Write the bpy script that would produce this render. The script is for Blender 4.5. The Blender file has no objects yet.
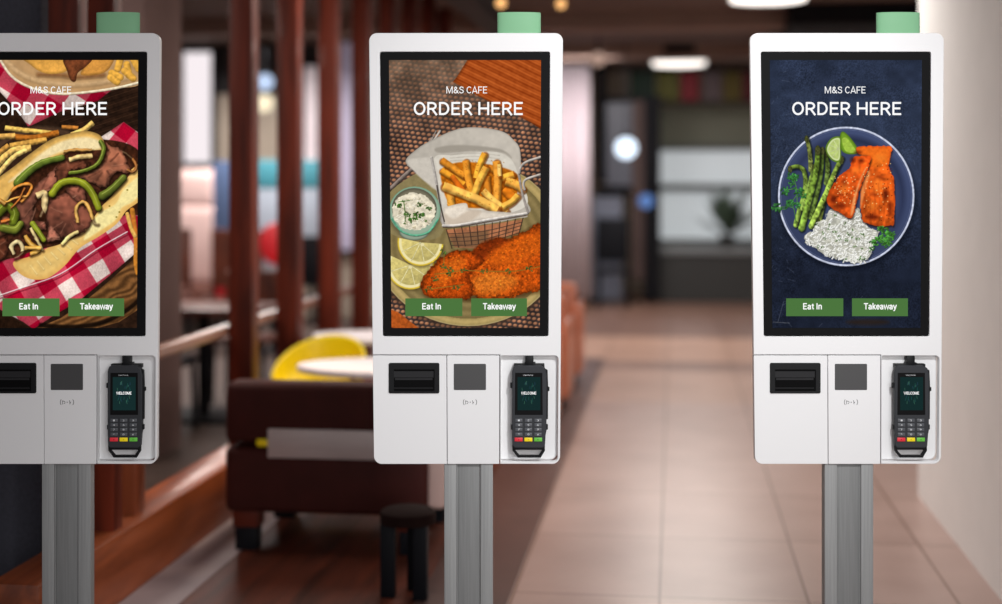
import bpy, bmesh, math, random
import numpy as np
from mathutils import Vector, Matrix
from mathutils.geometry import intersect_point_line

C = bpy.context.scene.collection
PI = math.pi
random.seed(4)

# ------------------------------------------------------------------ camera frame
# room axes: the aisle runs along +Y, the camera is turned 7 degrees to the left of it
FPX, CX, HY, EYE = 1400.0, 501.0, 185.0, 1.55
YAW = math.atan(172.0 / 1400.0)
SN, CS = math.sin(YAW), math.cos(YAW)
FW = Vector((-SN, CS, 0)); RT = Vector((CS, SN, 0))

def ray(px, py):
    return FW * FPX + RT * (px - CX) + Vector((0, 0, HY - py))
def atY(px, py, Y):
    d = ray(px, py); t = Y / d.y
    return Vector((d.x * t, Y, EYE + d.z * t))
def atX(px, X):
    d = ray(px, HY); t = X / d.x
    return d.y * t
def ground(px, py, z=0.0):
    d = ray(px, py); t = (z - EYE) / d.z
    return Vector((d.x * t, d.y * t, z))

def lin(c):
    c = [v / 255.0 for v in c]
    return tuple(v / 12.92 if v <= .04045 else ((v + .055) / 1.055) ** 2.4 for v in c) + (1,)

# ------------------------------------------------------------------ materials
def mat(name, col, rough=.5, metal=0, noise=0, scale=8, bump=0, stretch=(1, 1, 1), emit=0, coat=0, spec=.5, detail=4, trans=0, col2=None):
    m = bpy.data.materials.new(name); m.use_nodes = True
    nt = m.node_tree; b = nt.nodes['Principled BSDF']
    c = lin(col)
    b.inputs['Base Color'].default_value = c
    b.inputs['Roughness'].default_value = rough
    b.inputs['Metallic'].default_value = metal
    b.inputs['Specular IOR Level'].default_value = spec
    b.inputs['Coat Weight'].default_value = coat
    b.inputs['Transmission Weight'].default_value = trans
    if emit:
        b.inputs['Emission Color'].default_value = c
        b.inputs['Emission Strength'].default_value = emit
    if noise or bump:
        tc = nt.nodes.new('ShaderNodeTexCoord'); mp = nt.nodes.new('ShaderNodeMapping')
        mp.inputs['Scale'].default_value = stretch
        nz = nt.nodes.new('ShaderNodeTexNoise'); nz.inputs['Scale'].default_value = scale
        nz.inputs['Detail'].default_value = detail
        nt.links.new(tc.outputs['Object'], mp.inputs['Vector']); nt.links.new(mp.outputs['Vector'], nz.inputs['Vector'])
        if noise:
            rp = nt.nodes.new('ShaderNodeValToRGB')
            c2 = lin(col2) if col2 else None
            lo = tuple(v * (1 - noise) for v in c[:3]) + (1,) if not c2 else c2
            hi = tuple(min(1, v * (1 + noise)) for v in c[:3]) + (1,) if not c2 else c
            rp.color_ramp.elements[0].position = .3; rp.color_ramp.elements[0].color = lo
            rp.color_ramp.elements[1].position = .7; rp.color_ramp.elements[1].color = hi
            nt.links.new(nz.outputs['Fac'], rp.inputs['Fac']); nt.links.new(rp.outputs['Color'], b.inputs['Base Color'])
        if bump:
            bp = nt.nodes.new('ShaderNodeBump'); bp.inputs['Strength'].default_value = bump; bp.inputs['Distance'].default_value = .01
            nt.links.new(nz.outputs['Fac'], bp.inputs['Height']); nt.links.new(bp.outputs['Normal'], b.inputs['Normal'])
    return m

def glow(name, col, strength=1.0):
    m = bpy.data.materials.new(name); m.use_nodes = True
    nt = m.node_tree; nt.nodes.clear()
    e = nt.nodes.new('ShaderNodeEmission'); o = nt.nodes.new('ShaderNodeOutputMaterial')
    e.inputs['Color'].default_value = lin(col); e.inputs['Strength'].default_value = strength
    nt.links.new(e.outputs[0], o.inputs[0]); return m

# ------------------------------------------------------------------ mesh builder
class MB:
    def __init__(s): s.bm = bmesh.new()
    def box(s, x0, x1, y0, y1, z0, z1, bev=0, seg=2, M=None):
        r = bmesh.ops.create_cube(s.bm, size=1)
        vs = r['verts']
        for v in vs:
            v.co = Vector(((x0 + x1) / 2 + v.co.x * (x1 - x0), (y0 + y1) / 2 + v.co.y * (y1 - y0), (z0 + z1) / 2 + v.co.z * (z1 - z0)))
        if M is not None: bmesh.ops.transform(s.bm, matrix=M, verts=vs)
        if bev:
            es = list({e for v in vs for e in v.link_edges})
            bmesh.ops.bevel(s.bm, geom=es, offset=bev, segments=seg, profile=.5, affect='EDGES')
        return s
    def cyl(s, p0, p1, r0, r1=None, n=20, caps=True):
        p0 = Vector(p0); p1 = Vector(p1); r1 = r0 if r1 is None else r1
        d = p1 - p0; q = d.to_track_quat('Z', 'Y').to_matrix().to_4x4()
        M = Matrix.Translation((p0 + p1) / 2) @ q
        bmesh.ops.create_cone(s.bm, cap_ends=caps, segments=n, radius1=r0, radius2=r1, depth=d.length, matrix=M)
        return s
    def ball(s, c, r, sx=1, sy=1, sz=1, n=20):
        M = Matrix.Translation(Vector(c)) @ Matrix.Diagonal((sx, sy, sz, 1))
        bmesh.ops.create_uvsphere(s.bm, u_segments=n, v_segments=max(6, n // 2), radius=r, matrix=M); return s
    def tube(s, pts, r, n=10, closed=False):
        pts = [Vector(p) for p in pts]; rings = []
        N = len(pts)
        for i, p in enumerate(pts):
            if closed: t = pts[(i + 1) % N] - pts[i - 1]
            else: t = pts[min(i + 1, N - 1)] - pts[max(i - 1, 0)]
            q = t.to_track_quat('Z', 'Y')
            rings.append([s.bm.verts.new(p + q @ Vector((math.cos(2 * PI * k / n) * r, math.sin(2 * PI * k / n) * r, 0))) for k in range(n)])
        for i in range(N if closed else N - 1):
            a, b = rings[i], rings[(i + 1) % N]
            for k in range(n): s.bm.faces.new((a[k], a[(k + 1) % n], b[(k + 1) % n], b[k]))
        if not closed: s.bm.faces.new(rings[0][::-1]); s.bm.faces.new(rings[-1])
        return s
    def lathe(s, prof, c=(0, 0, 0), n=28, sx=1, sy=1):
        rings = []
        for (r, z) in prof:
            rings.append([s.bm.verts.new((c[0] + r * sx * math.cos(2 * PI * k / n), c[1] + r * sy * math.sin(2 * PI * k / n), c[2] + z)) for k in range(n)])
        for a, b in zip(rings, rings[1:]):
            for k in range(n): s.bm.faces.new((a[k], a[(k + 1) % n], b[(k + 1) % n], b[k]))
        s.bm.faces.new(rings[0][::-1]); s.bm.faces.new(rings[-1]); return s
    def prism_xz(s, pts, y0, y1):
        a = [s.bm.verts.new((x, y0, z)) for x, z in pts]; b = [s.bm.verts.new((x, y1, z)) for x, z in pts]
        n = len(pts)
        s.bm.faces.new(a); s.bm.faces.new(b[::-1])
        for i in range(n): s.bm.faces.new((a[i], b[i], b[(i + 1) % n], a[(i + 1) % n]))
        return s
    def prism_yz(s, pts, x0, x1):
        a = [s.bm.verts.new((x0, y, z)) for y, z in pts]; b = [s.bm.verts.new((x1, y, z)) for y, z in pts]
        n = len(pts)
        s.bm.faces.new(a); s.bm.faces.new(b[::-1])
        for i in range(n): s.bm.faces.new((a[i], b[i], b[(i + 1) % n], a[(i + 1) % n]))
        return s
    def prism_xy(s, pts, z0, z1):
        a = [s.bm.verts.new((x, y, z0)) for x, y in pts]; b = [s.bm.verts.new((x, y, z1)) for x, y in pts]
        n = len(pts)
        s.bm.faces.new(a); s.bm.faces.new(b[::-1])
        for i in range(n): s.bm.faces.new((a[i], b[i], b[(i + 1) % n], a[(i + 1) % n]))
        return s
    def build(s, name, m, parent=None, smooth=True, sub=0):
        bmesh.ops.recalc_face_normals(s.bm, faces=s.bm.faces)
        me = bpy.data.meshes.new(name); s.bm.to_mesh(me); s.bm.free()
        me.materials.append(m)
        if smooth:
            me.shade_smooth()
            me.set_sharp_from_angle(angle=math.radians(40))
        o = bpy.data.objects.new(name, me); C.objects.link(o)
        if parent: o.parent = parent
        if sub:
            md = o.modifiers.new('sub', 'SUBSURF'); md.levels = sub; md.render_levels = sub
        return o

def plate(name, loops, y0, y1, m, parent=None, bev=0.0015):
    """flat plate in the XZ plane made of an outline and holes, with a rounded edge; front at y0"""
    cu = bpy.data.curves.new(name, 'CURVE'); cu.dimensions = '2D'; cu.fill_mode = 'BOTH'
    for lp in loops:
        sp = cu.splines.new('POLY'); sp.points.add(len(lp) - 1); sp.use_cyclic_u = True
        for p, (x, z) in zip(sp.points, lp): p.co = (x, z, 0, 1)
    th = (y1 - y0) / 2
    cu.bevel_depth = bev; cu.bevel_resolution = 2; cu.extrude = max(th - bev, 0); cu.offset = -bev
    t = bpy.data.objects.new(name, cu); C.objects.link(t)
    bpy.context.view_layer.update()
    dg = bpy.context.evaluated_depsgraph_get()
    me = bpy.data.meshes.new_from_object(t.evaluated_get(dg))
    bpy.data.objects.remove(t)
    me.transform(Matrix.Translation((0, (y0 + y1) / 2, 0)) @ Matrix.Rotation(PI / 2, 4, 'X'))
    me.materials.clear(); me.materials.append(m); me.name = name
    me.shade_smooth(); me.set_sharp_from_angle(angle=math.radians(35))
    o = bpy.data.objects.new(name, me); C.objects.link(o)
    if parent: o.parent = parent
    return o

def text_plain(name, body, cx, z_base, width, height, y, m, parent, depth=.0002, bold=0):
    """lettering in the XZ plane: cap height and total width are given"""
    cu = bpy.data.curves.new(name, 'FONT'); cu.body = body; cu.extrude = 0.0; cu.offset = bold
    t = bpy.data.objects.new(name, cu); C.objects.link(t)
    bpy.context.view_layer.update()
    dg = bpy.context.evaluated_depsgraph_get()
    me = bpy.data.meshes.new_from_object(t.evaluated_get(dg))
    bpy.data.objects.remove(t)
    co = np.empty(len(me.vertices) * 3); me.vertices.foreach_get('co', co); co = co.reshape(-1, 3)
    x0, x1 = co[:, 0].min(), co[:, 0].max()
    CAP = .7
    out = np.zeros_like(co)
    out[:, 0] = cx + ((co[:, 0] - x0) / (x1 - x0) - .5) * width
    out[:, 2] = z_base + co[:, 1] / CAP * height
    out[:, 1] = y
    me.vertices.foreach_set('co', out.ravel()); me.update()
    me.materials.clear(); me.materials.append(m); me.name = name
    o = bpy.data.objects.new(name, me); C.objects.link(o)
    if parent: o.parent = parent
    return o


# ------------------------------------------------------------------ a plain grotesque alphabet drawn as strokes (cap height 1)
def _arc(cx, cy, rx, ry, a0, a1, n=14):
    return [(cx + rx * math.cos(math.radians(a0 + (a1 - a0) * k / n)), cy + ry * math.sin(math.radians(a0 + (a1 - a0) * k / n))) for k in range(n + 1)]
GL = {
 ' ': (.25, []),
 'O': (.74, [_arc(.37, .5, .275, .435, 90, 450, 26)]),
 'R': (.66, [[(.12, 0), (.12, 1)], [(.12, .93), (.32, .93)] + _arc(.32, .70, .22, .23, 80, -80, 10) + [(.12, .47)], [(.34, .47), (.60, -.01)]]),
 'D': (.70, [[(.12, 0), (.12, 1)], [(.12, .93), (.27, .93)] + _arc(.29, .5, .30, .43, 85, -85, 14) + [(.12, .07)]]),
 'E': (.61, [[(.12, 0), (.12, 1)], [(.12, .93), (.56, .93)], [(.12, .51), (.51, .51)], [(.12, .07), (.56, .07)]]),
 'F': (.59, [[(.12, 0), (.12, 1)], [(.12, .93), (.56, .93)], [(.12, .48), (.50, .48)]]),
 'H': (.74, [[(.12, 0), (.12, 1)], [(.62, 0), (.62, 1)], [(.12, .51), (.62, .51)]]),
 'M': (.90, [[(.12, 0), (.12, 1)], [(.78, 0), (.78, 1)], [(.14, .98), (.45, .08), (.76, .98)]]),
 'S': (.64, [[(.53, .73), (.49, .87), (.33, .935), (.16, .88), (.11, .75), (.17, .61), (.33, .53), (.49, .44), (.55, .28), (.48, .12), (.32, .065), (.14, .12), (.08, .27)]]),
 'C': (.69, [_arc(.36, .5, .265, .435, 38, 322, 20)]),
 'A': (.68, [[(.05, 0), (.34, .98), (.63, 0)], [(.14, .29), (.54, .29)]]),
 'W': (.92, [[(.04, 1), (.25, .04), (.46, .94), (.67, .04), (.88, 1)]]),
 'L': (.56, [[(.12, 0), (.12, 1)], [(.12, .07), (.54, .07)]]),
 'V': (.66, [[(.04, 1), (.33, .04), (.62, 1)]]),
 '&': (.68, [[(.64, .01), (.2, .62), (.17, .78), (.29, .93), (.42, .82), (.38, .65), (.16, .46), (.09, .26), (.16, .11), (.3, .06), (.47, .16), (.55, .35), (.56, .49)]]),
 'I': (.28, [[(.14, 0), (.14, 1)]]),
 'T': (.64, [[(.32, 0), (.32, 1)], [(.02, .93), (.62, .93)]]),
 'a': (.56, [[(.43, 0), (.43, .5), (.37, .64), (.26, .685), (.14, .63), (.10, .53)], [(.43, .41), (.24, .39), (.10, .30), (.10, .13), (.2, .055), (.34, .09), (.43, .19)]]),
 't': (.36, [[(.18, .90), (.18, .2), (.22, .09), (.33, .06)], [(.02, .67), (.33, .67)]]),
 'n': (.57, [[(.11, 0), (.11, .74)], [(.11, .5), (.18, .64), (.29, .685), (.40, .63), (.44, .5), (.44, 0)]]),
 'k': (.53, [[(.11, 0), (.11, 1.03)], [(.45, .74), (.13, .32)], [(.22, .42), (.48, 0)]]),
 'e': (.54, [[(.09, .385), (.45, .385), (.44, .55), (.37, .65), (.27, .69), (.16, .63), (.10, .5), (.10, .26), (.17, .1), (.29, .055), (.44, .14)]]),
 'w': (.76, [[(.03, .74), (.20, .05), (.38, .70), (.56, .05), (.73, .74)]]),
 'y': (.50, [[(.04, .74), (.25, .06)], [(.46, .74), (.23, -.06), (.16, -.18), (.05, -.21)]]),
 'r': (.36, [[(.11, 0), (.11, .74)], [(.11, .5), (.2, .64), (.34, .68)]]),
 'i': (.25, [[(.12, 0), (.12, .74)], [(.12, .88), (.12, 1.0)]]),
 'f': (.36, [[(.17, 0), (.17, .8), (.23, .94), (.35, .96)], [(.02, .67), (.33, .67)]]),
 'o': (.57, [_arc(.285, .37, .19, .315, 90, 450, 18)]),
}
def text(name, body, cx, z_base, width, height, y, m, parent, depth=.0002, bold=0):
    """lettering in the XZ plane: cap height and total width are given; bold is the stroke width"""
    if any(ch not in GL for ch in body): return text_plain(name, body, cx, z_base, width, height, y, m, parent)
    sw = bold or .135
    adv = sum(GL[ch][0] for ch in body) - .12
    sx = width / (adv * height)
    b = MB(); pen = -.06
    for ch in body:
        for pl in GL[ch][1]:
            P = [Vector(((px + pen) * sx, py)) for px, py in pl]
            closed = (P[0] - P[-1]).length < .01
            if closed: P = P[:-1]
            N = len(P); off = []
            for i in range(N):
                d0 = (P[i] - P[i - 1]).normalized() if (i > 0 or closed) else (P[1] - P[0]).normalized()
                d1 = (P[(i + 1) % N] - P[i]).normalized() if (i < N - 1 or closed) else d0
                n0 = Vector((-d0.y, d0.x)); n1 = Vector((-d1.y, d1.x)); n = (n0 + n1)
                n = n.normalized() if n.length > .2 else n0
                k = min(1 / max(n.dot(n0), .3), 2.2)
                off.append(n * (sw / 2) * k)
            for i in range(N if closed else N - 1):
                j = (i + 1) % N
                q = [P[i] - off[i], P[j] - off[j], P[j] + off[j], P[i] + off[i]]
                vs = [b.bm.verts.new((cx - width / 2 + v.x * height, y, z_base + v.y * height)) for v in q]
                b.bm.faces.new(vs)
        pen += GL[ch][0]
    return b.build(name, m, parent, smooth=False)

def rrect(x0, x1, z0, z1, r, n=6):
    """rounded rectangle outline (counter-clockwise); r may be (bl, br, tr, tl)"""
    if not isinstance(r, tuple): r = (r,) * 4
    out = []
    for (cx, cz, a, rr) in ((x0 + r[0], z0 + r[0], 180, r[0]), (x1 - r[1], z0 + r[1], 270, r[1]), (x1 - r[2], z1 - r[2], 0, r[2]), (x0 + r[3], z1 - r[3], 90, r[3])):
        if rr <= 0: out.append((cx, cz)); continue
        for k in range(n + 1):
            t = math.radians(a + 90 * k / n); out.append((cx + rr * math.cos(t), cz + rr * math.sin(t)))
    return out

def tag(o, label, cat, group=None, kind=None):
    o['label'] = label; o['category'] = cat
    if group: o['group'] = group
    if kind: o['kind'] = kind
    return o
def empty(name, loc=(0, 0, 0), rz=0):
    o = bpy.data.objects.new(name, None); C.objects.link(o); o.location = loc; o.rotation_euler = (0, 0, rz); o.empty_display_size = .1
    return o
def struct(o, label=None):
    o['kind'] = 'structure'
    if label: o['label'] = label
    return o
def copy_tree(o, parent=None):
    c = o.copy(); C.objects.link(c)
    if parent is not None: c.parent = parent
    for ch in list(o.children): copy_tree(ch, c)
    return c
# ------------------------------------------------------------------ pictures shown on the touch screens
PS = 2.4
class Paint:
    def __init__(s, x0, y0, w, h, seed):
        s.x0, s.y0 = x0, y0; s.W, s.H = int(w * PS), int(h * PS)
        s.w, s.h = w, h
        xs = x0 + (np.arange(s.W) + .5) * w / s.W; ys = y0 + (np.arange(s.H) + .5) * h / s.H
        s.X, s.Y = np.meshgrid(xs, ys)
        s.im = np.zeros((s.H, s.W, 3)); s.rng = np.random.default_rng(seed); s.nc = {}
    def noise(s, sc, k=0):
        key = (sc, k)
        if key not in s.nc:
            gw, gh = int(s.w / sc) + 3, int(s.h / sc) + 3
            g = s.rng.random((gh, gw)) * 2 - 1
            fx = (s.X - s.x0) / sc; fy = (s.Y - s.y0) / sc
            ix = fx.astype(int); iy = fy.astype(int); tx = fx - ix; ty = fy - iy
            tx = tx * tx * (3 - 2 * tx); ty = ty * ty * (3 - 2 * ty)
            s.nc[key] = (g[iy, ix] * (1 - tx) + g[iy, ix + 1] * tx) * (1 - ty) + (g[iy + 1, ix] * (1 - tx) + g[iy + 1, ix + 1] * tx) * ty
        return s.nc[key]
    def put(s, sl, a, col):
        a = a[..., None]
        s.im[sl] = s.im[sl] * (1 - a) + col * a
    def box(s, xs, ys, pad):
        a = int((min(xs) - pad - s.x0) * s.W / s.w); b = int((max(xs) + pad - s.x0) * s.W / s.w) + 2
        c = int((min(ys) - pad - s.y0) * s.H / s.h); d = int((max(ys) + pad - s.y0) * s.H / s.h) + 2
        a, b = max(a, 0), min(b, s.W); c, d = max(c, 0), min(d, s.H)
        return None if a >= b or c >= d else (slice(c, d), slice(a, b))
    @staticmethod
    def curve(pts, n=6, closed=True):
        P = np.array(pts, float); N = len(P); out = []
        for i in range(N if closed else N - 1):
            p0 = P[(i - 1) % N] if closed or i > 0 else P[0]
            p1 = P[i]; p2 = P[(i + 1) % N]; p3 = P[(i + 2) % N] if closed or i + 2 < N else P[-1]
            for k in range(n):
                t = k / n
                out.append(.5 * (2 * p1 + (p2 - p0) * t + (2 * p0 - 5 * p1 + 4 * p2 - p3) * t * t + (3 * p1 - p0 - 3 * p2 + p3) * t ** 3))
        if not closed: out.append(P[-1])
        return np.array(out)
    def poly(s, pts, col, smooth=True, edge=0, ew=3, nz=.0, ns=3, light=(0, 0), soft=.6, wob=0, alpha=1, fn=None, ecol=None):
        P = s.curve(pts) if smooth else np.array(pts, float)
        sl = s.box(P[:, 0], P[:, 1], 2)
        if sl is None: return
        X, Y = s.X[sl], s.Y[sl]
        if wob: X = X + s.noise(2.2, 5)[sl] * wob; Y = Y + s.noise(2.2, 6)[sl] * wob
        ins = np.zeros(X.shape, bool); D = np.full(X.shape, 1e9)
        N = len(P)
        for i in range(N):
            x1, y1 = P[i]; x2, y2 = P[(i + 1) % N]
            if (y1 > y2) or (y1 < y2):
                ins ^= ((y1 > Y) != (y2 > Y)) & (X < (x2 - x1) * (Y - y1) / (y2 - y1) + x1)
            dx, dy = x2 - x1, y2 - y1; L = dx * dx + dy * dy + 1e-12
            t = np.clip(((X - x1) * dx + (Y - y1) * dy) / L, 0, 1)
            D = np.minimum(D, (X - x1 - t * dx) ** 2 + (Y - y1 - t * dy) ** 2)
        D = np.sqrt(D); sd = np.where(ins, D, -D)
        a = np.clip(.5 + sd / soft, 0, 1) * alpha
        c = fn(X, Y, sl) if fn else np.broadcast_to(np.array(col, float) / 255, X.shape + (3,)).copy()
        sh = 1 + nz * (s.noise(ns)[sl] * .6 + s.noise(ns * .45, 1)[sl] * .5)
        if light != (0, 0):
            cx, cy = P.mean(0); ex = np.ptp(P[:, 0]) / 2 + 1e-6; ey = np.ptp(P[:, 1]) / 2 + 1e-6
            sh = sh + light[0] * (X - cx) / ex + light[1] * (Y - cy) / ey
        e = np.clip(1 - np.maximum(sd, 0) / ew, 0, 1) if edge else 0
        c = c * sh[..., None]
        if edge:
            if ecol is not None: c = c * (1 - edge * e[..., None]) + np.array(ecol) / 255. * edge * e[..., None]
            else: c = c * (1 - edge * e)[..., None]
        s.put(sl, a, np.clip(c, 0, 1))
    def stroke(s, pts, w, col, smooth=True, shade=.25, nz=.12, ns=2.2, edge=.25, soft=.6, alpha=1, w2=None, col2=None, flat=False, facet=0, wob=0):
        P = s.curve(pts, 5, False) if smooth and len(pts) > 2 else np.array(pts, float)
        sl = s.box(P[:, 0], P[:, 1], w + 2)
        if sl is None: return
        X, Y = s.X[sl], s.Y[sl]
        if wob: X = X + s.noise(2.6, 15)[sl] * wob; Y = Y + s.noise(2.6, 16)[sl] * wob
        D = np.full(X.shape, 1e9); S = np.zeros(X.shape); T = np.zeros(X.shape)
        N = len(P) - 1
        for i in range(N):
            x1, y1 = P[i]; x2, y2 = P[i + 1]
            dx, dy = x2 - x1, y2 - y1; L = dx * dx + dy * dy + 1e-12
            t = np.clip(((X - x1) * dx + (Y - y1) * dy) / L, 0, 1)
            ex = X - x1 - t * dx; ey = Y - y1 - t * dy
            d = np.sqrt(ex * ex + ey * ey); m = d < D
            D = np.where(m, d, D); S = np.where(m, -(ex * .5 + ey * .85), S); T = np.where(m, (i + t) / N, T)
        hw = w / 2 if w2 is None else (w + (w2 - w) * T) / 2
        a = np.clip(.5 + (hw - D) / soft, 0, 1) * alpha
        if flat:
            for (e, f) in ((P[0], P[1]), (P[-1], P[-2])):
                d = np.array(e) - np.array(f); d = d / (np.hypot(*d) + 1e-9)
                out = (X - e[0]) * d[0] + (Y - e[1]) * d[1]
                a = a * np.clip(.5 - (out - w * .12) / soft, 0, 1)
        q = np.clip(D / np.maximum(hw, .01), 0, 1)
        c = np.array(col, float) / 255
        if col2 is not None: c = c + (np.array(col2) / 255. - c) * T[..., None]
        sh = 1 + shade * S / np.maximum(hw, .01) - edge * q ** 3 + nz * s.noise(ns, 2)[sl]
        if facet: sh = sh + facet * (np.clip(S / np.maximum(hw, .01) * 6 + 1.2, -1, 1) - .5)
        s.put(sl, a, np.clip(c * sh[..., None], 0, 1))
    def ell(s, cx, cy, rx, ry, col, rot=0, n=28, **k):
        r = math.radians(rot)
        pts = [(cx + rx * math.cos(t) * math.cos(r) - ry * math.sin(t) * math.sin(r), cy + rx * math.cos(t) * math.sin(r) + ry * math.sin(t) * math.cos(r)) for t in np.linspace(0, 2 * PI, n, endpoint=False)]
        s.poly(pts, col, smooth=False, **k)
    def leafy(s, cx, cy, r, col, n=9):
        for _ in range(n):
            a = s.rng.random() * 6.28; q = r * s.rng.random() ** .6
            x, y = cx + math.cos(a) * q, cy + math.sin(a) * q * .8
            f = .7 + .6 * s.rng.random(); b = s.rng.random() * 3.14
            s.stroke([(x, y), (x + math.cos(b) * r * .4, y + math.sin(b) * r * .4)], r * .34, [v * f for v in col], shade=.2, nz=.2)

def gingham(s, ang, cell, ox, oy, k=1.0):
    ca, sa = math.cos(math.radians(ang)), math.sin(math.radians(ang))
    W = np.array([226, 206, 196]) / 255. * k; Pk = np.array([192, 66, 84]) / 255. * k; Rd = np.array([166, 8, 42]) / 255. * k
    def fn(X, Y, sl):
        wx = s.noise(22, 8)[sl] * 1.0
        u = ((X - ox) * ca + (Y - oy) * sa + wx) / cell; v = (-(X - ox) * sa + (Y - oy) * ca + wx) / cell
        q = lambda t: np.clip((np.sin(t * PI) * 6) + .5, 0, 1)
        a, b = q(u)[..., None], q(v)[..., None]
        c = W * (1 - a) * (1 - b) + Pk * (a * (1 - b) + b * (1 - a)) + Rd * a * b
        return c * (1 + .08 * s.noise(1, 3)[sl] + .16 * s.noise(16, 13)[sl])[..., None]
    return fn

def picture_fries():
    s = Paint(389, 60, 152.6, 268, 11)
    X, Y = s.X, s.Y
    # woven mat: rows of round beads on dark cord
    def mat_fn(X, Y, sl):
        k = np.clip((Y - 62) / 80, 0, 1)
        u = (X + .35 * Y) / 5.7; v = (Y - .12 * X) / 4.5
        r = np.floor(v); fu = (u + .5 * (r % 2)) % 1 - .5; fv = v % 1 - .5
        d = np.sqrt((fu / .47) ** 2 + (fv / .40) ** 2)
        m = np.clip((1.05 - d) * 2.2, 0, 1) * (.38 + .62 * k)
        hl = np.clip(1 - np.sqrt((fu + .08) ** 2 + (fv + .14) ** 2) / .4, 0, 1)
        bg = np.stack([58 + 52 * (1 - k), 48 + 42 * (1 - k), 46 + 28 * (1 - k)], -1) / 255
        bead = np.stack([146 + 44 * hl, 96 + 40 * hl, 70 + 30 * hl], -1) / 255
        c = bg * (1 - m[..., None]) + bead * m[..., None]
        return c * (1 + .22 * s.noise(9, 4)[sl] + .1 * s.noise(2, 3)[sl])[..., None]
    s.poly([(380, 50), (550, 50), (550, 340), (380, 340)], (0, 0, 0), smooth=False, fn=mat_fn)
    # varnished wood corner
    def wood(X, Y, sl):
        u = (X * .82 + Y * .57); v = (-X * .42 + Y * .9)
        v = v + u * .0; g = .5 + .22 * np.sin(v * .8 + s.noise(40, 2)[sl] * 1.6) + .16 * np.sin(v * 2.3 + s.noise(30, 12)[sl] * 2) + .12 * s.noise(3, 9)[sl]
        c = np.array([132, 50, 12]) / 255. * (1 - g[..., None]) + np.array([200, 100, 42]) / 255. * g[..., None]
        return np.clip(c, 0, 1)
    s.poly([(471, 55), (548, 55), (548, 133), (530, 122), (515, 114), (500, 107), (480, 97), (453, 82), (457, 77)], (0, 0, 0), smooth=False, fn=wood, edge=.3, ew=3)
    s.poly([(380, 306), (396, 312), (420, 330), (418, 336), (380, 336)], (172, 82, 30), smooth=False, nz=.2)
    s.poly([(380, 322), (402, 334), (380, 336)], (95, 18, 14), smooth=False)
    # plate
    def pl(X, Y, sl):
        r = np.sqrt(((X - 468) / 96) ** 2 + ((Y - 243) / 84) ** 2)
        g = .5 + .5 * np.sin(r * 62)
        c = np.array([133, 116, 72]) / 255. + np.array([40, 34, 26]) / 255. * (g * .6)[..., None]
        c = c * (.9 + .28 * (r > .9))[..., None]
        return c
    s.ell(468, 245, 99, 84, (60, 45, 35), n=60, soft=5, alpha=.8)
    s.ell(468, 243, 96, 83, (0, 0, 0), n=60, fn=pl, edge=.6, ew=1.6, ecol=(205, 186, 140), nz=.05)
    s.poly([(386, 196), (424, 170), (440, 180), (440, 236), (386, 232)], (138, 124, 84), nz=.06)
    # fork handle
    s.stroke([(388, 190), (402, 177), (412, 168), (424, 152), (432, 139)], 3.6, (126, 112, 104), shade=.5)
    s.stroke([(434, 140), (440, 131)], 2.0, (190, 180, 170)); s.stroke([(431, 141), (436, 131)], 1.3, (150, 140, 130))
    s.stroke([(408, 165), (420, 172), (430, 178)], 3, (150, 146, 140), shade=.4)
    # paper liner
    s.poly([(405, 161), (418, 148), (434, 139), (452, 131), (468, 127.5), (489, 128.5), (505, 132.5), (514, 140), (520, 148), (521.5, 165), (520, 182), (527, 200), (530, 213), (500, 222), (445, 226), (440, 205), (434, 187), (424, 181), (415, 172)], (188, 180, 168), nz=.05, ns=7, edge=.12, ew=2, light=(.05, -.04))
    s.poly([(436, 148), (460, 145), (500, 149), (512, 158), (500, 152), (470, 151), (440, 153)], (152, 144, 132), alpha=.8, soft=2)
    s.poly([(434, 158), (452, 155), (478, 152.5), (497, 152), (512, 160), (519, 176), (527, 206), (480, 218), (446, 220), (438, 186)], (214, 207, 194), nz=.05, ns=6)
    for k in range(4): s.stroke([(450, 152 + k * 3), (476, 150 + k * 3.2), (500, 152 + k * 3.4)], .6, (170, 160, 146), alpha=.5)
    s.poly([(407, 161), (420, 158), (434, 160), (438, 180), (436, 190), (424, 181), (414, 172)], (204, 196, 184), alpha=.9, soft=2, nz=.04)
    # deep gold under the chips
    s.poly([(443, 168), (470, 162), (515, 172), (518, 192), (510, 206), (470, 208), (450, 204), (442, 185)], (196, 108, 18), nz=.3, ns=4, soft=1.5)
    z = lambda l: [(370 + x / 5.03, 110 + y / 5.03) for x, y in l]
    F = [([(400, 395), (408, 478)], 40, (224, 158, 52)), ([(452, 350), (492, 408)], 34, (214, 132, 34)), ([(360, 305), (470, 372)], 34, (226, 150, 36)), ([(600, 290), (625, 300)], 34, (214, 130, 30)),
         ([(412, 335), (472, 410)], 28, (206, 100, 20)), ([(590, 338), (596, 425)], 36, (208, 126, 32)), ([(722, 325), (640, 350)], 34, (236, 168, 52)), ([(720, 440), (680, 400)], 46, (216, 118, 22)),
         ([(362, 255), (472, 330)], 36, (212, 134, 34)), ([(578, 222), (552, 280), (536, 340)], 34, (238, 170, 48)), ([(483, 258), (492, 330), (512, 410)], 36, (228, 148, 40)),
         ([(585, 292), (550, 360), (524, 428)], 38, (242, 180, 62)), ([(638, 262), (645, 350), (640, 455)], 40, (232, 154, 48)), ([(652, 275), (655, 330)], 22, (240, 190, 90)),
         ([(572, 408), (620, 452), (690, 508)], 34, (244, 190, 80)), ([(746, 432), (716, 462), (672, 486)], 34, (242, 184, 66)), ([(690, 360), (730, 372), (768, 396)], 44, (236, 168, 60)),
         ([(372, 384), (450, 415), (540, 450), (640, 500)], 46, (246, 188, 76))]
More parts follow.
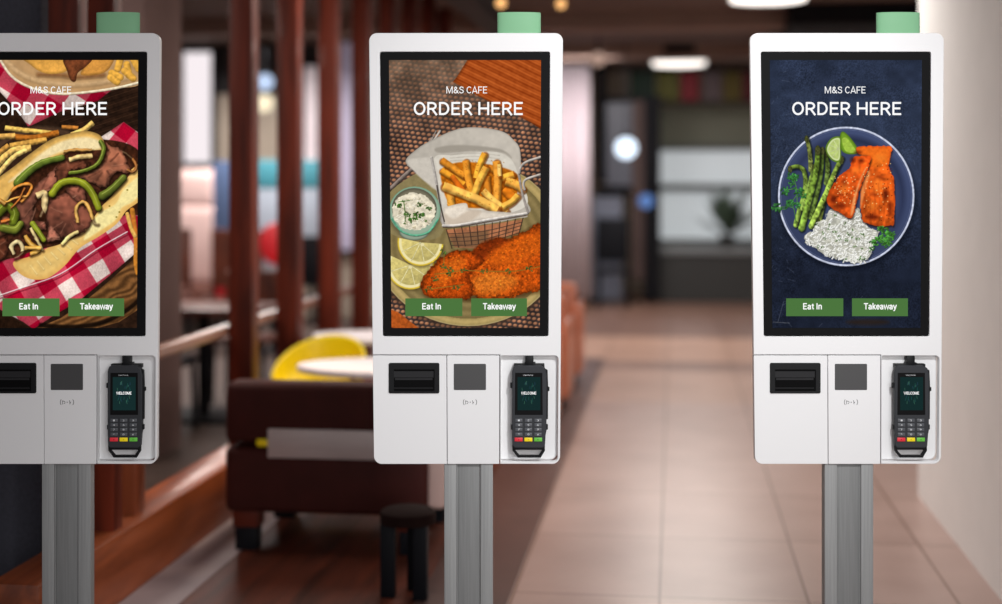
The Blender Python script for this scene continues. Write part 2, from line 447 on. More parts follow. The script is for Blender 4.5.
    for p, w, c in F:
        q = z(p); w = w / 5.03
        s.stroke([(x + .9, y + 1.6) for x, y in q], w * 1.06, (132, 60, 8), alpha=.7, soft=1.5)
        s.stroke(q, w, [v * f for v, f in zip(c, (1.03, 1.03, 1.2))], shade=.12, nz=.13, ns=3.6, edge=.22, flat=True, facet=.15, wob=.15)
        s.stroke([(q[0][0], q[0][1]), (q[0][0] * .9 + q[-1][0] * .1, q[0][1] * .9 + q[-1][1] * .1)], w * .7, (196, 110, 30), alpha=.22, soft=2)
    for _ in range(90):
        x, y = 444 + s.rng.random() * 72, 160 + s.rng.random() * 46
        s.stroke([(x, y), (x + .7, y + .5)], .8, (168, 84, 16), alpha=.5)
    s.poly(z([(366, 500), (400, 482), (480, 468), (500, 498), (560, 505), (700, 515), (770, 520), (790, 540), (640, 548), (500, 566), (380, 582)]), (224, 212, 196), nz=.06, edge=.15, light=(-.04, -.05))
    s.poly(z([(372, 520), (420, 545), (500, 505), (560, 512), (500, 560), (390, 575)]), (196, 178, 158), soft=3, alpha=.7)
    # basket
    g = lambda l: [(370 + x / 5.03, 220 + y / 5.03) for x, y in l]
    s.poly(g([(378, 50), (500, 35), (640, 18), (775, -5), (750, 70), (600, 100), (575, 145), (425, 138)]), (168, 108, 74), smooth=False, nz=.2, ns=5)
    s.poly(g([(395, 78), (600, 50), (590, 140), (425, 136)]), (112, 84, 58), smooth=False, soft=3, alpha=.7)
    for k in range(11):
        t = k / 10
        s.stroke(g([(382 + t * 392, 48 - t * 58), (410 + t * 340, 142 - t * 60)]), .95, (62, 46, 38), shade=.2)
    for k in range(1, 5):
        t = k / 4.4
        s.stroke(g([(380 + t * 34, 50 + t * 85), (560 + 20 * (1 - t), 35 + t * 92), (775 - t * 20, -8 + t * 78)]), .7, (74, 56, 46))
    s.stroke(z([(308, 240), (335, 380), (368, 580)]), 2.6, (182, 174, 166), shade=.5)
    s.stroke(z([(335, 380), (350, 470), (372, 560)]), 1.3, (70, 58, 50))
    s.stroke(z([(366, 582), (440, 580), (600, 552), (796, 520)]), 2.8, (196, 188, 180), shade=.5)
    s.stroke(z([(366, 590), (440, 589), (600, 562), (790, 531)]), .9, (84, 66, 54))
    s.stroke(z([(752, 322), (770, 420), (800, 515)]), 2.4, (158, 148, 140), shade=.5)
    s.stroke(z([(755, 318), (762, 288), (790, 262), (862, 238), (880, 236)]), 2.6, (172, 164, 156), shade=.5)
    s.stroke(z([(782, 400), (776, 372), (792, 348), (862, 325), (880, 322)]), 2.4, (176, 168, 160), shade=.5)
    # sauce bowl
    s.ell(414, 214, 26.5, 25, (70, 60, 44), alpha=.5, soft=4)
    s.ell(413, 232, 15, 8.5, (146, 160, 140), edge=.4, ew=2)
    s.ell(414, 211, 26, 24.5, (150, 172, 150), edge=.5, ew=2.2, ecol=(86, 148, 118))
    s.ell(413.5, 208.5, 22.8, 20.5, (118, 112, 92), edge=.3)
    s.ell(413, 211.5, 21.8, 18.6, (224, 214, 190), nz=.16, ns=3.4, wob=1.2)
    for _ in range(70):
        a, q = s.rng.random() * 6.28, s.rng.random() ** .5
        x, y = 413 + 19 * q * math.cos(a), 212 + 15.5 * q * math.sin(a); b = s.rng.random() * 3
        s.stroke([(x, y), (x + 2.6 * math.cos(b), y + 1.4 * math.sin(b))], 1.2, (240, 232, 212) if s.rng.random() < .6 else (184, 172, 142), alpha=.8)
    s.stroke([(391, 219), (400, 231), (414, 235.5), (428, 232), (437, 220)], 2.0, (96, 168, 134), shade=.4)
    for (x, y, r) in ((140, 475, 4), (243, 478, 3.2), (292, 495, 3), (185, 520, 3.4), (232, 530, 4.6), (200, 545, 4), (265, 528, 3), (170, 570, 1.2), (276, 556, 1.4), (160, 458, 1.6)):
        s.leafy(370 + x / 5.03, 110 + y / 5.03, r, (58, 96, 34), 10)
    s.stroke(z([(165, 460), (172, 520), (172, 560)]), .9, (70, 110, 40)); s.stroke(z([(140, 462), (195, 455)]), .7, (80, 120, 50))
    # lemons
    def lemon(cx, cy, r, a0, a1):
        arc = lambda rr: [(cx, cy)] + [(cx + rr * math.cos(math.radians(t)), cy + rr * math.sin(math.radians(t))) for t in np.linspace(a0, a1, 20)]
        s.poly([(x + 1, y + 1.6) for x, y in arc(r)], (60, 46, 22), smooth=False, alpha=.5, soft=3)
        s.poly(arc(r), (222, 190, 62), smooth=False, edge=.2, ew=1)
        s.poly(arc(r * .93), (238, 226, 172), smooth=False); s.poly(arc(r * .82), (200, 184, 112), smooth=False, nz=.12, ns=3, light=(-.06, -.06))
        for t in np.linspace(a0, a1, 6)[1:-1]:
            s.stroke([(cx, cy), (cx + r * .86 * math.cos(math.radians(t)), cy + r * .86 * math.sin(math.radians(t)))], .9, (232, 222, 168), shade=0)
        s.ell(cx + (2 if a0 > 0 else 0), cy + 2, 2, 1.6, (232, 220, 166))
    lemon(409, 265, 24.5, -8, 205); lemon(419.5, 242.5, 23.5, 4, 192)
    # breaded cutlets
    s.poly(g([(250, 350), (258, 300), (325, 215), (400, 162), (470, 148), (520, 150), (600, 98), (690, 92), (770, 60), (880, 30), (880, 330), (800, 378), (700, 402), (560, 412), (470, 408), (300, 398)]), (60, 34, 12), alpha=.6, soft=4)
    s.poly(g([(470, 240), (500, 180), (560, 120), (640, 92), (700, 95), (770, 62), (880, 32), (880, 320), (800, 365), (700, 392), (560, 395), (470, 345), (480, 290)]), (186, 76, 16), nz=.38, ns=2.4, wob=1.2, edge=.4, ew=5)
    s.poly(g([(252, 345), (258, 300), (325, 215), (400, 162), (470, 150), (530, 160), (575, 200), (560, 225), (500, 270), (520, 340), (480, 398), (300, 392)]), (176, 68, 14), nz=.4, ns=2.2, wob=1.2, edge=.42, ew=5)
    s.poly(g([(520, 160), (600, 100), (690, 94), (700, 110), (640, 150), (570, 200)]), (110, 36, 10), nz=.3, soft=5, alpha=.75)
    s.poly(g([(600, 170), (750, 90), (870, 70), (870, 160), (720, 220), (620, 230)]), (214, 100, 22), nz=.3, ns=2, soft=8, alpha=.5)
    s.poly(g([(520, 300), (620, 260), (740, 290), (700, 350), (560, 370)]), (222, 128, 42), nz=.34, ns=2, soft=9, alpha=.65)
    s.poly(g([(330, 250), (420, 190), (480, 200), (440, 280), (340, 330)]), (226, 116, 30), nz=.3, ns=2, soft=8, alpha=.5)
    s.stroke(g([(560, 215), (500, 265), (486, 300), (520, 345), (480, 395)]), 3, (104, 36, 8), alpha=.55, soft=2.5)
    for _ in range(900):
        x, y = 425 + s.rng.random() * 118, 232 + s.rng.random() * 68
        ix, iy = int((x - s.x0) * PS), int((y - s.y0) * PS)
        if 0 <= ix < s.W and 0 <= iy < s.H:
            c = s.im[iy, ix]
            if c[0] > c[2] * 3.2:
                f = .55 + 1.0 * s.rng.random(); s.ell(x, y, .9, .7, tuple(np.clip(c * 255 * f, 0, 255)), n=6, soft=.7, alpha=.75)
    for p in ([(268, 348), (350, 340), (470, 325)], [(320, 272), (380, 266), (470, 254), (600, 258), (740, 256), (870, 232)], [(370, 165), (368, 240)]):
        s.stroke(g(p), .8, (150, 112, 40), shade=0)
    for (x, y) in ((290, 345), (432, 336), (325, 292), (402, 248), (365, 228), (470, 255), (575, 250), (697, 256), (810, 242), (365, 160), (400, 270)):
        s.leafy(370 + x / 5.03, 220 + y / 5.03, 3.4, (76, 98, 44), 7)
    return s

def picture_steak():
    s = Paint(-14, 60, 152.6, 268, 5)
    A = lambda l: [(x / 4.647, y / 4.647) for x, y in l]
    B = lambda l: [(x / 5.035, 110 + y / 5.035) for x, y in l]
    D = lambda l: [(x / 5.035, 220 + y / 5.035) for x, y in l]
    s.poly([(-20, 50), (145, 50), (145, 340), (-20, 340)], (40, 25, 17), smooth=False, nz=.35, ns=5)
    for k in range(16):
        y = 90 + k * 4
        s.stroke([(60, y + 12), (145, y - 16)], .8, (70, 46, 32) if k % 2 else (24, 14, 10), alpha=.6)
    # cloth under the far plate
    s.poly([(-20, 58), (10, 62), (60, 92), (112, 90), (98, 101), (60, 112), (28, 127), (18, 112), (-20, 70)], (0, 0, 0), smooth=False, fn=gingham(s, 32, 17, 30, 126, .95), edge=.2)
    # far plate
    s.poly(A([(0, 270), (30, 330), (80, 380), (150, 415), (250, 440), (400, 432), (540, 412), (660, 384), (660, 240), (0, 240)]), (186, 146, 100), nz=.08, ns=8, edge=.0)
    s.stroke(A([(5, 285), (45, 345), (100, 388), (180, 420), (280, 437), (400, 430), (540, 410), (660, 382)]), 2.6, (236, 218, 186), shade=.3)
    s.stroke(A([(20, 275), (100, 345), (220, 385), (400, 392), (600, 360)]), 5, (214, 180, 136), alpha=.5, soft=4)
    s.stroke(A([(180, 348), (280, 350), (360, 360), (480, 350)]), 4, (110, 66, 34), alpha=.7, soft=4)
    s.poly(A([(120, 270), (140, 300), (185, 332), (240, 345), (310, 330), (330, 270)]), (226, 164, 74), nz=.1, edge=.3, light=(0, .1))
    s.poly(A([(375, 345), (400, 300), (430, 265), (525, 265), (515, 310), (480, 340), (420, 352)]), (214, 148, 66), nz=.1, edge=.3)
    s.poly(A([(300, 270), (312, 330), (330, 375), (352, 378), (362, 340), (400, 310), (425, 270)]), (112, 60, 34), nz=.25, edge=.35)
    for p in ([(560, 275), (548, 320)], [(520, 340), (560, 360)], [(590, 300), (600, 350)], [(620, 275), (645, 320)], [(580, 330), (620, 365)], [(515, 360), (545, 382)]):
        s.stroke(A(p), 7, (232, 172, 70))
    # dark round tray behind the chips
    s.ell(42, 175, 62, 50, (74, 52, 38), n=50, nz=.12, edge=.4, ew=3)
    s.ell(42, 178, 57, 46, (52, 34, 24), n=50, nz=.2)
    for p, w, c in (([(5, 128), (30, 131), (58, 134)], 5, (228, 184, 92)), ([(12, 137), (34, 138), (58, 133)], 6.5, (168, 98, 32)), ([(-4, 137), (14, 136)], 6, (214, 162, 84)), ([(72, 135), (84, 130), (93, 123)], 5.5, (232, 190, 104)),
                    ([(62, 127), (78, 128)], 4, (190, 120, 50)), ([(10, 146), (34, 142), (46, 140)], 6, (206, 154, 72)), ([(-6, 168), (10, 152), (30, 148)], 7, (226, 182, 98)), ([(-8, 158), (8, 146)], 6, (196, 142, 66)), ([(-6, 178), (12, 158), (26, 150)], 5, (236, 198, 116))):
        s.stroke(p, w, c, shade=.25, nz=.2, flat=True, facet=.12, wob=.2)
    # cloth to the right
    s.poly([(101, 137), (112, 130), (124, 122), (145, 137), (145, 178), (130, 165), (112, 148)], (0, 0, 0), smooth=False, fn=gingham(s, 38, 15, 124, 122), edge=.2)
    s.poly([(60, 150), (110, 140), (145, 160), (145, 235), (80, 250), (-20, 275), (-20, 200)], (58, 30, 18), nz=.4, ns=4)
    # cloth below
    s.poly([(-20, 262), (12, 258), (60, 240), (110, 222), (128, 214), (145, 216), (145, 246), (112, 274), (80, 300), (52, 316), (32, 329), (22, 322), (-20, 300)], (0, 0, 0), smooth=False, fn=gingham(s, -32, 17.5, 63, 262), edge=.15)
    s.stroke([(-16, 300), (20, 288), (60, 274), (96, 250), (128, 232)], 1.6, (238, 206, 204), alpha=.8, shade=.6)
    s.stroke([(-16, 303), (20, 291), (60, 277), (96, 253), (128, 235)], 1.6, (110, 8, 30), alpha=.5)
    # round board
    def bd(X, Y, sl):
        g = .5 + .5 * np.sin((Y * .86 + X * .45) * .9 + s.noise(12, 2)[sl] * 3)
        return (np.array([78, 50, 26]) + np.array([54, 38, 22]) * g[..., None]) / 255.
    s.poly([(33, 329), (60, 318), (84, 302), (112, 279), (145, 250), (145, 306), (120, 322), (90, 330), (50, 331)], (0, 0, 0), smooth=False, fn=bd, nz=.12)
    s.stroke([(40, 325), (70, 327), (100, 323), (125, 312), (145, 296)], 4.5, (16, 9, 6), alpha=.9, soft=2)
    s.poly([(-20, 306), (18, 322), (30, 332), (-20, 335)], (34, 20, 12), nz=.3)
    s.stroke([(133, 210), (137, 240), (137, 262), (139, 273)], 5, (206, 130, 44), alpha=.9)
    s.stroke([(128, 214), (132, 228), (136, 236)], 4, (232, 180, 90))
    # upper bun
    s.poly([(-16, 215), (-16, 188), (0, 176), (14, 166), (28, 155), (50, 140), (68, 134), (85, 131), (98, 134), (104, 141), (103, 150), (88, 152), (70, 152), (56, 160), (34, 170), (20, 182), (4, 202)], (232, 182, 96), nz=.1, ns=5, edge=.3, ew=4, light=(.06, .04))
    s.poly([(8, 182), (24, 168), (40, 154), (60, 142), (84, 137), (100, 141), (100, 149), (82, 150), (62, 152), (44, 160), (24, 174)], (240, 218, 166), nz=.08, soft=3)
    # lower bun
    s.poly([(12, 262), (30, 256), (50, 246), (66, 236), (84, 222), (100, 208), (114, 194), (124, 178), (134, 168), (146, 162), (146, 196), (138, 203), (127, 211), (117, 224), (100, 236), (80, 248), (66, 264), (54, 274), (44, 279), (30, 279), (18, 273)], (236, 196, 116), nz=.07, ns=6, edge=.35, ew=6, ecol=(196, 128, 50), light=(.03, -.02))
    s.poly([(84, 240), (90, 226), (100, 213), (116, 204), (124, 190), (137, 178), (145, 176), (145, 190), (133, 202), (122, 208), (116, 220), (98, 232)], (244, 226, 156), nz=.08, soft=2)
    for (x, y) in ((120, 212), (117, 217), (128, 190), (110, 206)): s.ell(x, y, 1, .8, (140, 120, 40))
    for k in range(7): s.stroke([(30 + 7 * k, 266 - 4.4 * k), (36 + 7 * k, 274 - 5 * k)], 1.6, (250, 226, 160), alpha=.5, soft=2)
    # filling
    s.poly([(0, 228), (20, 205), (50, 178), (60, 160), (100, 150), (128, 160), (130, 175), (112, 192), (98, 212), (82, 232), (60, 244), (36, 250), (10, 258), (-18, 262), (-18, 225)], (64, 34, 22), nz=.5, ns=4)
    M = [([(14, 206), (30, 190), (50, 172), (58, 166), (62, 178), (52, 188), (36, 200), (32, 216), (28, 230), (20, 222)], (122, 74, 58)),
         ([(106, 142), (112, 146), (122, 150), (128, 164), (130, 173), (118, 172), (111, 178), (106, 188), (94, 184), (84, 180), (70, 176), (92, 172), (102, 164), (108, 152)], (138, 84, 62)),
         ([(55, 170), (66, 160), (84, 162), (86, 168), (72, 170), (66, 178), (58, 184)], (112, 62, 44)),
         ([(46, 206), (58, 196), (72, 194), (82, 204), (92, 214), (88, 228), (76, 236), (58, 238), (48, 232)], (108, 62, 48)),
         ([(66, 188), (80, 186), (86, 196), (84, 204), (72, 198)], (126, 74, 58)), ([(-16, 246), (-4, 232), (6, 240), (4, 256), (-10, 262)], (84, 44, 30)), ([(30, 238), (40, 234), (50, 240), (60, 238), (62, 240), (44, 242)], (92, 48, 34)),
         ([(46, 240), (50, 226), (60, 238), (54, 241)], (150, 92, 74)), ([(34, 222), (44, 222), (46, 230), (36, 228)], (120, 70, 56)), ([(-14, 224), (0, 216), (10, 220), (6, 232), (-8, 238)], (116, 70, 50))]
    for p, c in M: s.poly([(x + 1.3, y + 2) for x, y in p], (22, 10, 6), alpha=.7, soft=2.5); s.poly(p, [v * 1.12 for v in c], nz=.32, ns=8, edge=.5, ew=3, light=(.08, -.26), wob=1.2)
    for _ in range(90):
        p, c = M[int(s.rng.random() * len(M))]; i = int(s.rng.random() * len(p)); x, y = p[i]; cx, cy = np.mean(p, 0)
        s.stroke([(x * .8 + cx * .2, y * .8 + cy * .2), (x * .3 + cx * .7, y * .35 + cy * .65)], 1.1, (186, 130, 104) if s.rng.random() < .45 else (58, 24, 16), alpha=.38, soft=1.8, wob=.4)
    G = [([(17, 183), (28, 172), (42, 163), (62, 158)], 9, (98, 116, 40), 6), ([(101, 142), (104, 150), (98, 164), (84, 171), (70, 173)], 4.6, (98, 112, 34), 3.4), ([(52, 194), (60, 184), (72, 181), (84, 184), (93, 194), (99, 208)], 7.5, (140, 146, 34), 7),
         ([(103, 196), (112, 190), (124, 178)], 9, (92, 102, 36), 7), ([(-6, 216), (6, 206), (14, 214), (12, 222)], 10, (106, 118, 30), 9), ([(2, 228), (14, 230), (20, 224)], 9, (116, 124, 42), 7), ([(32, 224), (38, 232), (43, 240)], 6, (146, 156, 40), 5)]
    for p, w, c, w2 in G:
        s.stroke([(x + 1, y + 2) for x, y in p], w, (20, 14, 4), alpha=.7, soft=2.5, w2=w2)
        s.stroke(p, w, c, w2=w2, shade=.5, edge=.45, nz=.12, ns=6, wob=.3)
        s.stroke([(x - .4, y - w * .22) for x, y in p], 1.0, (200, 208, 110), alpha=.55, soft=1.2)
    O = [([(6, 200), (12, 190), (24, 184), (31, 186), (28, 194), (20, 202)], 3, (214, 124, 38)), ([(2, 204), (14, 198), (26, 196)], 2.4, (228, 150, 60)), ([(10, 208), (18, 200), (24, 188)], 2, (176, 84, 20)), ([(37, 196), (44, 194), (44, 206), (40, 216)], 7, (226, 194, 134)),
         ([(78, 222), (76, 208), (84, 202), (90, 210), (94, 222), (98, 224)], 3.6, (214, 158, 74)), ([(70, 160), (80, 157), (92, 156)], 5, (230, 192, 120)), ([(64, 152), (74, 150), (92, 150)], 3, (196, 134, 60)), ([(124, 152), (132, 158), (137, 166), (134, 172), (128, 170)], 3, (168, 92, 36)),
         ([(-14, 206), (-4, 200), (4, 204)], 4, (220, 150, 60)), ([(12, 254), (10, 246), (18, 242), (22, 252), (14, 258)], 4.4, (226, 202, 148)), ([(24, 236), (30, 244), (38, 250), (30, 254)], 5, (222, 160, 60)), ([(30, 228), (36, 240), (42, 250)], 3, (232, 206, 140)), ([(24, 248), (40, 248)], 4, (230, 170, 70)),
         ([(62, 244), (70, 236), (78, 232)], 4, (230, 206, 130)), ([(0, 222), (8, 220)], 3, (206, 100, 30))]
    for p, w, c in O: s.stroke([(x + .8, y + 1.4) for x, y in p], w, (40, 18, 6), alpha=.6, soft=2); s.stroke(p, w, c, shade=.45, nz=.25, ns=4, wob=.4, edge=.5, flat=True); s.stroke(p, w * .35, (252, 226, 170), alpha=.4, soft=1.6, wob=.4)
    return s

def picture_salmon():
    s = Paint(770, 60, 152.6, 268, 8)
    Z = lambda l: [(760 + x / 3.55, 110 + y / 3.55) for x, y in l]
    def bg(X, Y, sl):
        k = np.clip((Y - 60) / 268, 0, 1)[..., None]
        top = np.array([46, 55, 76]); bot = np.array([14, 17, 27])
        m = np.clip(1.15 - np.abs(k - .25) * 1.3, .45, 1)
        c = (bot + (top - bot) * m) / 255
        n = .12 * s.noise(26, 2)[sl] + .10 * s.noise(7, 3)[sl] + .16 * s.noise(.9, 4)[sl] * (1 + s.noise(18, 6)[sl])
        return c * (1 + n)[..., None]
    s.poly([(760, 50), (930, 50), (930, 340), (760, 340)], (0, 0, 0), smooth=False, fn=bg)
    for _ in range(60):
        e = s.rng.random() < .75
        x = 771 + s.rng.random() * (22 if e else 150); y = 64 + s.rng.random() * 260; b = s.rng.random() * 3.1; L = 2 + 6 * s.rng.random()
        s.stroke([(x, y), (x + L * math.cos(b), y + L * math.sin(b))], .5, (120, 130, 152), alpha=.35, shade=0)
    s.ell(847, 200, 70, 70, (8, 11, 20), n=60, soft=7, alpha=.6)
    s.ell(846.4, 196.5, 68.6, 69.2, (60, 70, 102), n=72, edge=0, light=(.05, -.1))
    s.ell(846.4, 196.5, 60, 60.5, (48, 56, 86), n=72, soft=6, light=(-.06, .12))
    s.ell(846.4, 197.5, 54, 54, (62, 72, 106), n=60, soft=8, alpha=.8)
    P = [(846.4 + 68.2 * math.cos(t), 196.5 + 68.8 * math.sin(t)) for t in np.linspace(0, 2 * PI, 73)]
    s.stroke(P, 1.9, (206, 212, 232), smooth=False, shade=.1, edge=.1)
    s.stroke([(846.4 + 66 * math.cos(t), 196.5 + 66.6 * math.sin(t)) for t in np.linspace(0, 2 * PI, 73)], .8, (96, 106, 142), smooth=False, shade=0, alpha=.7)
    # rice shadow, asparagus
    A = [([(232, 150), (240, 200), (236, 260)], 15, (74, 92, 38)), ([(165, 98), (176, 150), (180, 215)], 13, (98, 106, 50)), ([(105, 206), (130, 200), (152, 212), (160, 246), (156, 300), (140, 350), (124, 408)], 14, (104, 128, 50)),
         ([(222, 140), (216, 220), (200, 300), (178, 380)], 15, (82, 104, 40)), ([(192, 200), (168, 290), (150, 350)], 14, (112, 136, 58)), ([(205, 138), (200, 210), (178, 300), (145, 420)], 18, (100, 128, 44)), ([(238, 290), (222, 340), (208, 395)], 15, (104, 116, 44)), ([(290, 172), (264, 225), (232, 300), (180, 412)], 16, (122, 146, 56))]
    for p, w, c in A:
        q = Z(p); w = w / 3.55
        s.stroke([(x + 1, y + 1.2) for x, y in q], w * 1.35, (16, 22, 20), alpha=.7, soft=2)
        s.stroke(q, w * .98, [v * .88 for v in c], w2=w * 1.3, shade=.4, nz=.35, wob=.2, col2=[min(255, v * 1.25 + 14) for v in c])
        x, y = q[0]
        s.ell(x, y + 1.5, w * .55, w * 1.0, (74, 78, 40), nz=.4, ns=1.4, edge=.3, ew=1)
        for k in range(7):
            t = s.rng.random(); i = min(int(t * (len(q) - 1)), len(q) - 2); f = t * (len(q) - 1) - i
            x, y = q[i][0] + (q[i + 1][0] - q[i][0]) * f, q[i][1] + (q[i + 1][1] - q[i][1]) * f
            s.stroke([(x - .6, y), (x + .8, y + 1.6)], .8, (56, 62, 22), alpha=.7)
    for p in ([(60, 345), (110, 345), (120, 360), (125, 400)], [(85, 285), (125, 280), (150, 290)], [(118, 240), (128, 280), (130, 330)], [(60, 345), (90, 350), (130, 300)]):
        s.stroke(Z(p), .8, (84, 140, 60), shade=0)
    for (x, y, r) in ((120, 238, 5.5), (108, 232, 3.5), (88, 286, 4.5), (132, 286, 5), (60, 345, 5), (44, 348, 2.5), (108, 330, 4.4), (130, 338, 3.6), (150, 305, 3.6), (110, 262, 3), (96, 340, 3)):
        s.leafy(760 + x / 3.55, 110 + y / 3.55, r * 1.05, (56, 118, 58), 13)
    # limes
    s.poly(Z([(286, 86), (300, 78), (330, 108), (352, 148), (325, 158), (296, 150), (286, 128)]), (112, 154, 40), edge=.3, ew=2)
    s.poly(Z([(292, 104), (310, 100), (334, 132), (342, 148), (318, 152), (300, 138)]), (158, 190, 70), nz=.15)
    s.poly(Z([(234, 146), (238, 120), (258, 98), (286, 96), (288, 130), (288, 172), (276, 186), (252, 176)]), (112, 150, 46), edge=.2)
    s.poly(Z([(239, 146), (243, 124), (260, 104), (283, 101), (284, 130), (284, 170), (274, 180), (255, 171)]), (208, 220, 160))
    s.poly(Z([(243, 146), (247, 128), (262, 109), (280, 106), (281, 130), (280, 166), (272, 174), (257, 166)]), (184, 202, 118), nz=.1)
    for e in ((247, 124), (244, 150), (262, 108), (256, 168)): s.stroke(Z([(280, 138), e]), .5, (222, 230, 180), shade=0)
    # rice
    rice = [(240, 362), (262, 352), (300, 372), (320, 388), (340, 352), (352, 348), (366, 396), (400, 420), (424, 432), (412, 462), (398, 500), (380, 530), (330, 540), (280, 530), (230, 514), (190, 488), (156, 462), (160, 442), (190, 430), (200, 400), (232, 385)]
    rp = Z(rice)
    s.poly([(x + .8, y + 1.4) for x, y in rp], (16, 20, 34), alpha=.7, soft=3, wob=1.2); s.poly(rp, (184, 183, 170), nz=.2, ns=5, wob=1.6)
    C2 = s.curve(rp)
    def inside(x, y):
        r = False
        for i in range(len(C2)):
            x1, y1 = C2[i]; x2, y2 = C2[i - 1]
            if (y1 > y) != (y2 > y) and x < (x2 - x1) * (y - y1) / (y2 - y1) + x1: r = not r
        return r
    for _ in range(820):
        x, y = 802 + s.rng.random() * 78, 206 + s.rng.random() * 58
        if inside(x + s.rng.normal() * 1.0, y + s.rng.normal() * 1.0):
            b = s.rng.random() * 3.14; f = .84 + .16 * s.rng.random()
            s.stroke([(x, y), (x + 2 * math.cos(b), y + 2 * math.sin(b))], 1.5, (252 * f, 251 * f, 242 * f), shade=.3, nz=0, edge=.15)
    for _ in range(46):
        x, y = 806 + s.rng.random() * 70, 212 + s.rng.random() * 48
        if inside(x, y): s.leafy(x, y, 1.8, (70, 112, 44), 4)
    # salmon
    def fish(p, c):
        q = Z(p)
        s.poly([(x + .6, y + 2) for x, y in q], (30, 14, 10), alpha=.7, soft=2.5)
        s.poly(q, c, nz=.3, ns=5, edge=.42, ew=3.5, ecol=(150, 44, 10), light=(.04, -.14), wob=.7)
    fish([(343, 132), (370, 129), (466, 130), (463, 165), (460, 200), (474, 235), (480, 260), (480, 395), (466, 408), (430, 413), (375, 400), (362, 378), (358, 320), (362, 270), (385, 215), (394, 168), (372, 158), (348, 152)], (228, 96, 28))
    s.poly(Z([(385, 215), (362, 270), (358, 320), (358, 350), (372, 300), (382, 260), (392, 230)]), (244, 150, 84), soft=2, alpha=.8)
    s.poly(Z([(348, 140), (420, 136), (460, 138), (455, 190), (400, 200)]), (236, 116, 30), soft=4, alpha=.6, nz=.15)
    fish([(334, 168), (362, 162), (396, 166), (388, 200), (372, 240), (350, 300), (334, 368), (318, 383), (290, 368), (246, 342), (238, 312), (256, 272), (280, 236), (310, 214), (322, 196)], (224, 88, 26))
    s.poly(Z([(380, 205), (360, 250), (345, 300), (332, 362), (322, 372), (330, 320), (350, 260), (370, 215)]), (240, 158, 96), soft=1.6, alpha=.85, nz=.15)
    for (x, y, a, b, c) in ((450, 300, 10, 16, .6), (400, 380, 22, 10, .6), (260, 318, 12, 12, .6), (290, 340, 16, 10, .5), (360, 180, 10, 8, .6), (350, 150, 12, 5, .5), (465, 350, 8, 26, .5), (300, 260, 10, 14, .35), (430, 240, 12, 8, .35), (410, 300, 14, 6, .4), (285, 300, 10, 8, .4), (330, 178, 7, 8, .6)):
        s.ell(760 + x / 3.55, 110 + y / 3.55, a / 3.55, b / 3.55, (84, 20, 8), alpha=min(1, c * 1.35), soft=4)
    for (x, y, a, b) in ((420, 270, 16, 26), (300, 280, 14, 18), (430, 170, 18, 14), (400, 340, 16, 14), (345, 215, 16, 10)):
        s.ell(760 + x / 3.55, 110 + y / 3.55, a / 3.55, b / 3.55, (250, 140, 48), alpha=.5, soft=5)
    for _ in range(130):
        if s.rng.random() < .6: x, y = 365 + s.rng.random() * 108, 190 + s.rng.random() * 205
        else: x, y = 262 + s.rng.random() * 80, 235 + s.rng.random() * 100
        c = (252, 214, 140) if s.rng.random() < .55 else (86, 26, 10)
        s.ell(760 + x / 3.55, 110 + y / 3.55, .6, .5, c, n=6, alpha=.9)
    for k in range(6): s.stroke(Z([(370 + k * 17, 260), (376 + k * 17, 330), (372 + k * 17, 395)]), .8, (168, 56, 14), alpha=.4, soft=1.6)
    for (x, y, r) in ((442, 430, 5), (460, 452, 5), (425, 455, 4.5), (450, 475, 4.4), (470, 436, 3), (410, 470, 4), (430, 420, 3), (400, 490, 2.5)):
        s.leafy(760 + x / 3.55, 110 + y / 3.55, r * 1.1, (66, 126, 50), 15)
    # faint reflections low on the glass
    s.stroke([(776, 322), (782, 302)], .7, (120, 126, 140), alpha=.4); s.stroke([(771, 322), (788, 323)], .7, (150, 150, 150), alpha=.4)
    s.ell(868, 322, 22, 3, (46, 30, 16), soft=4, alpha=.6)
    return s
# ------------------------------------------------------------------ kiosks
def T(px, py):
    t = (py - 33) / 431.0
    x = (px - 466) * (1 - .041 * t) + 1.0 * t
    return (x / 350.0, EYE + (HY - py) / 350.0)
def T0(px, py):
    return ((px - 466) / 350.0, EYE + (HY - py) / 350.0)
def TR0(x0, x1, y0, y1, r, n=6):
    return [T0(px, -pz) for px, pz in rrect(x0, x1, -y1, -y0, r, n)]
def TR(x0, x1, y0, y1, r, n=6):
    """rounded outline given in front-view units, counter-clockwise in x / up"""
    return [T(px, -pz) for px, pz in rrect(x0, x1, -y1, -y0, r, n)]

M_white = mat('white_enamel', (244, 244, 245), .42, spec=.3)
M_black = mat('black_glass', (24, 24, 25), .5, spec=.04)
M_blackp = mat('black_plastic', (22, 23, 25), .45, spec=.2)
M_slot = mat('slot_dark', (6, 6, 7), .7, spec=.1)
M_graypl = mat('grey_window_plastic', (70, 70, 71), .4)
M_print = mat('grey_print', (96, 96, 98), .7)
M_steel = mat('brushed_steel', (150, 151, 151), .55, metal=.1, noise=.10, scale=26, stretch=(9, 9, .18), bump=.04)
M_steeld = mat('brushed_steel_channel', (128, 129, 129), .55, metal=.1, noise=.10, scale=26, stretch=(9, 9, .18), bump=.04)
M_lampg = mat('green_diffuser', (136, 190, 148), .55, emit=.05, spec=.2)
M_txt = glow('screen_white', (255, 255, 255))
M_btn = glow('screen_button_green', (76, 117, 62))
M_term = mat('terminal_grey', (54, 56, 60), .5, spec=.25)
M_key = mat('key_grey', (84, 87, 92), .4)
M_kr = mat('key_red', (208, 44, 56), .4, emit=.25); M_ky = mat('key_yellow', (232, 206, 20), .4, emit=.25); M_kg = mat('key_green', (96, 178, 62), .4, emit=.25)
M_num = mat('key_numeral', (225, 228, 232), .5)

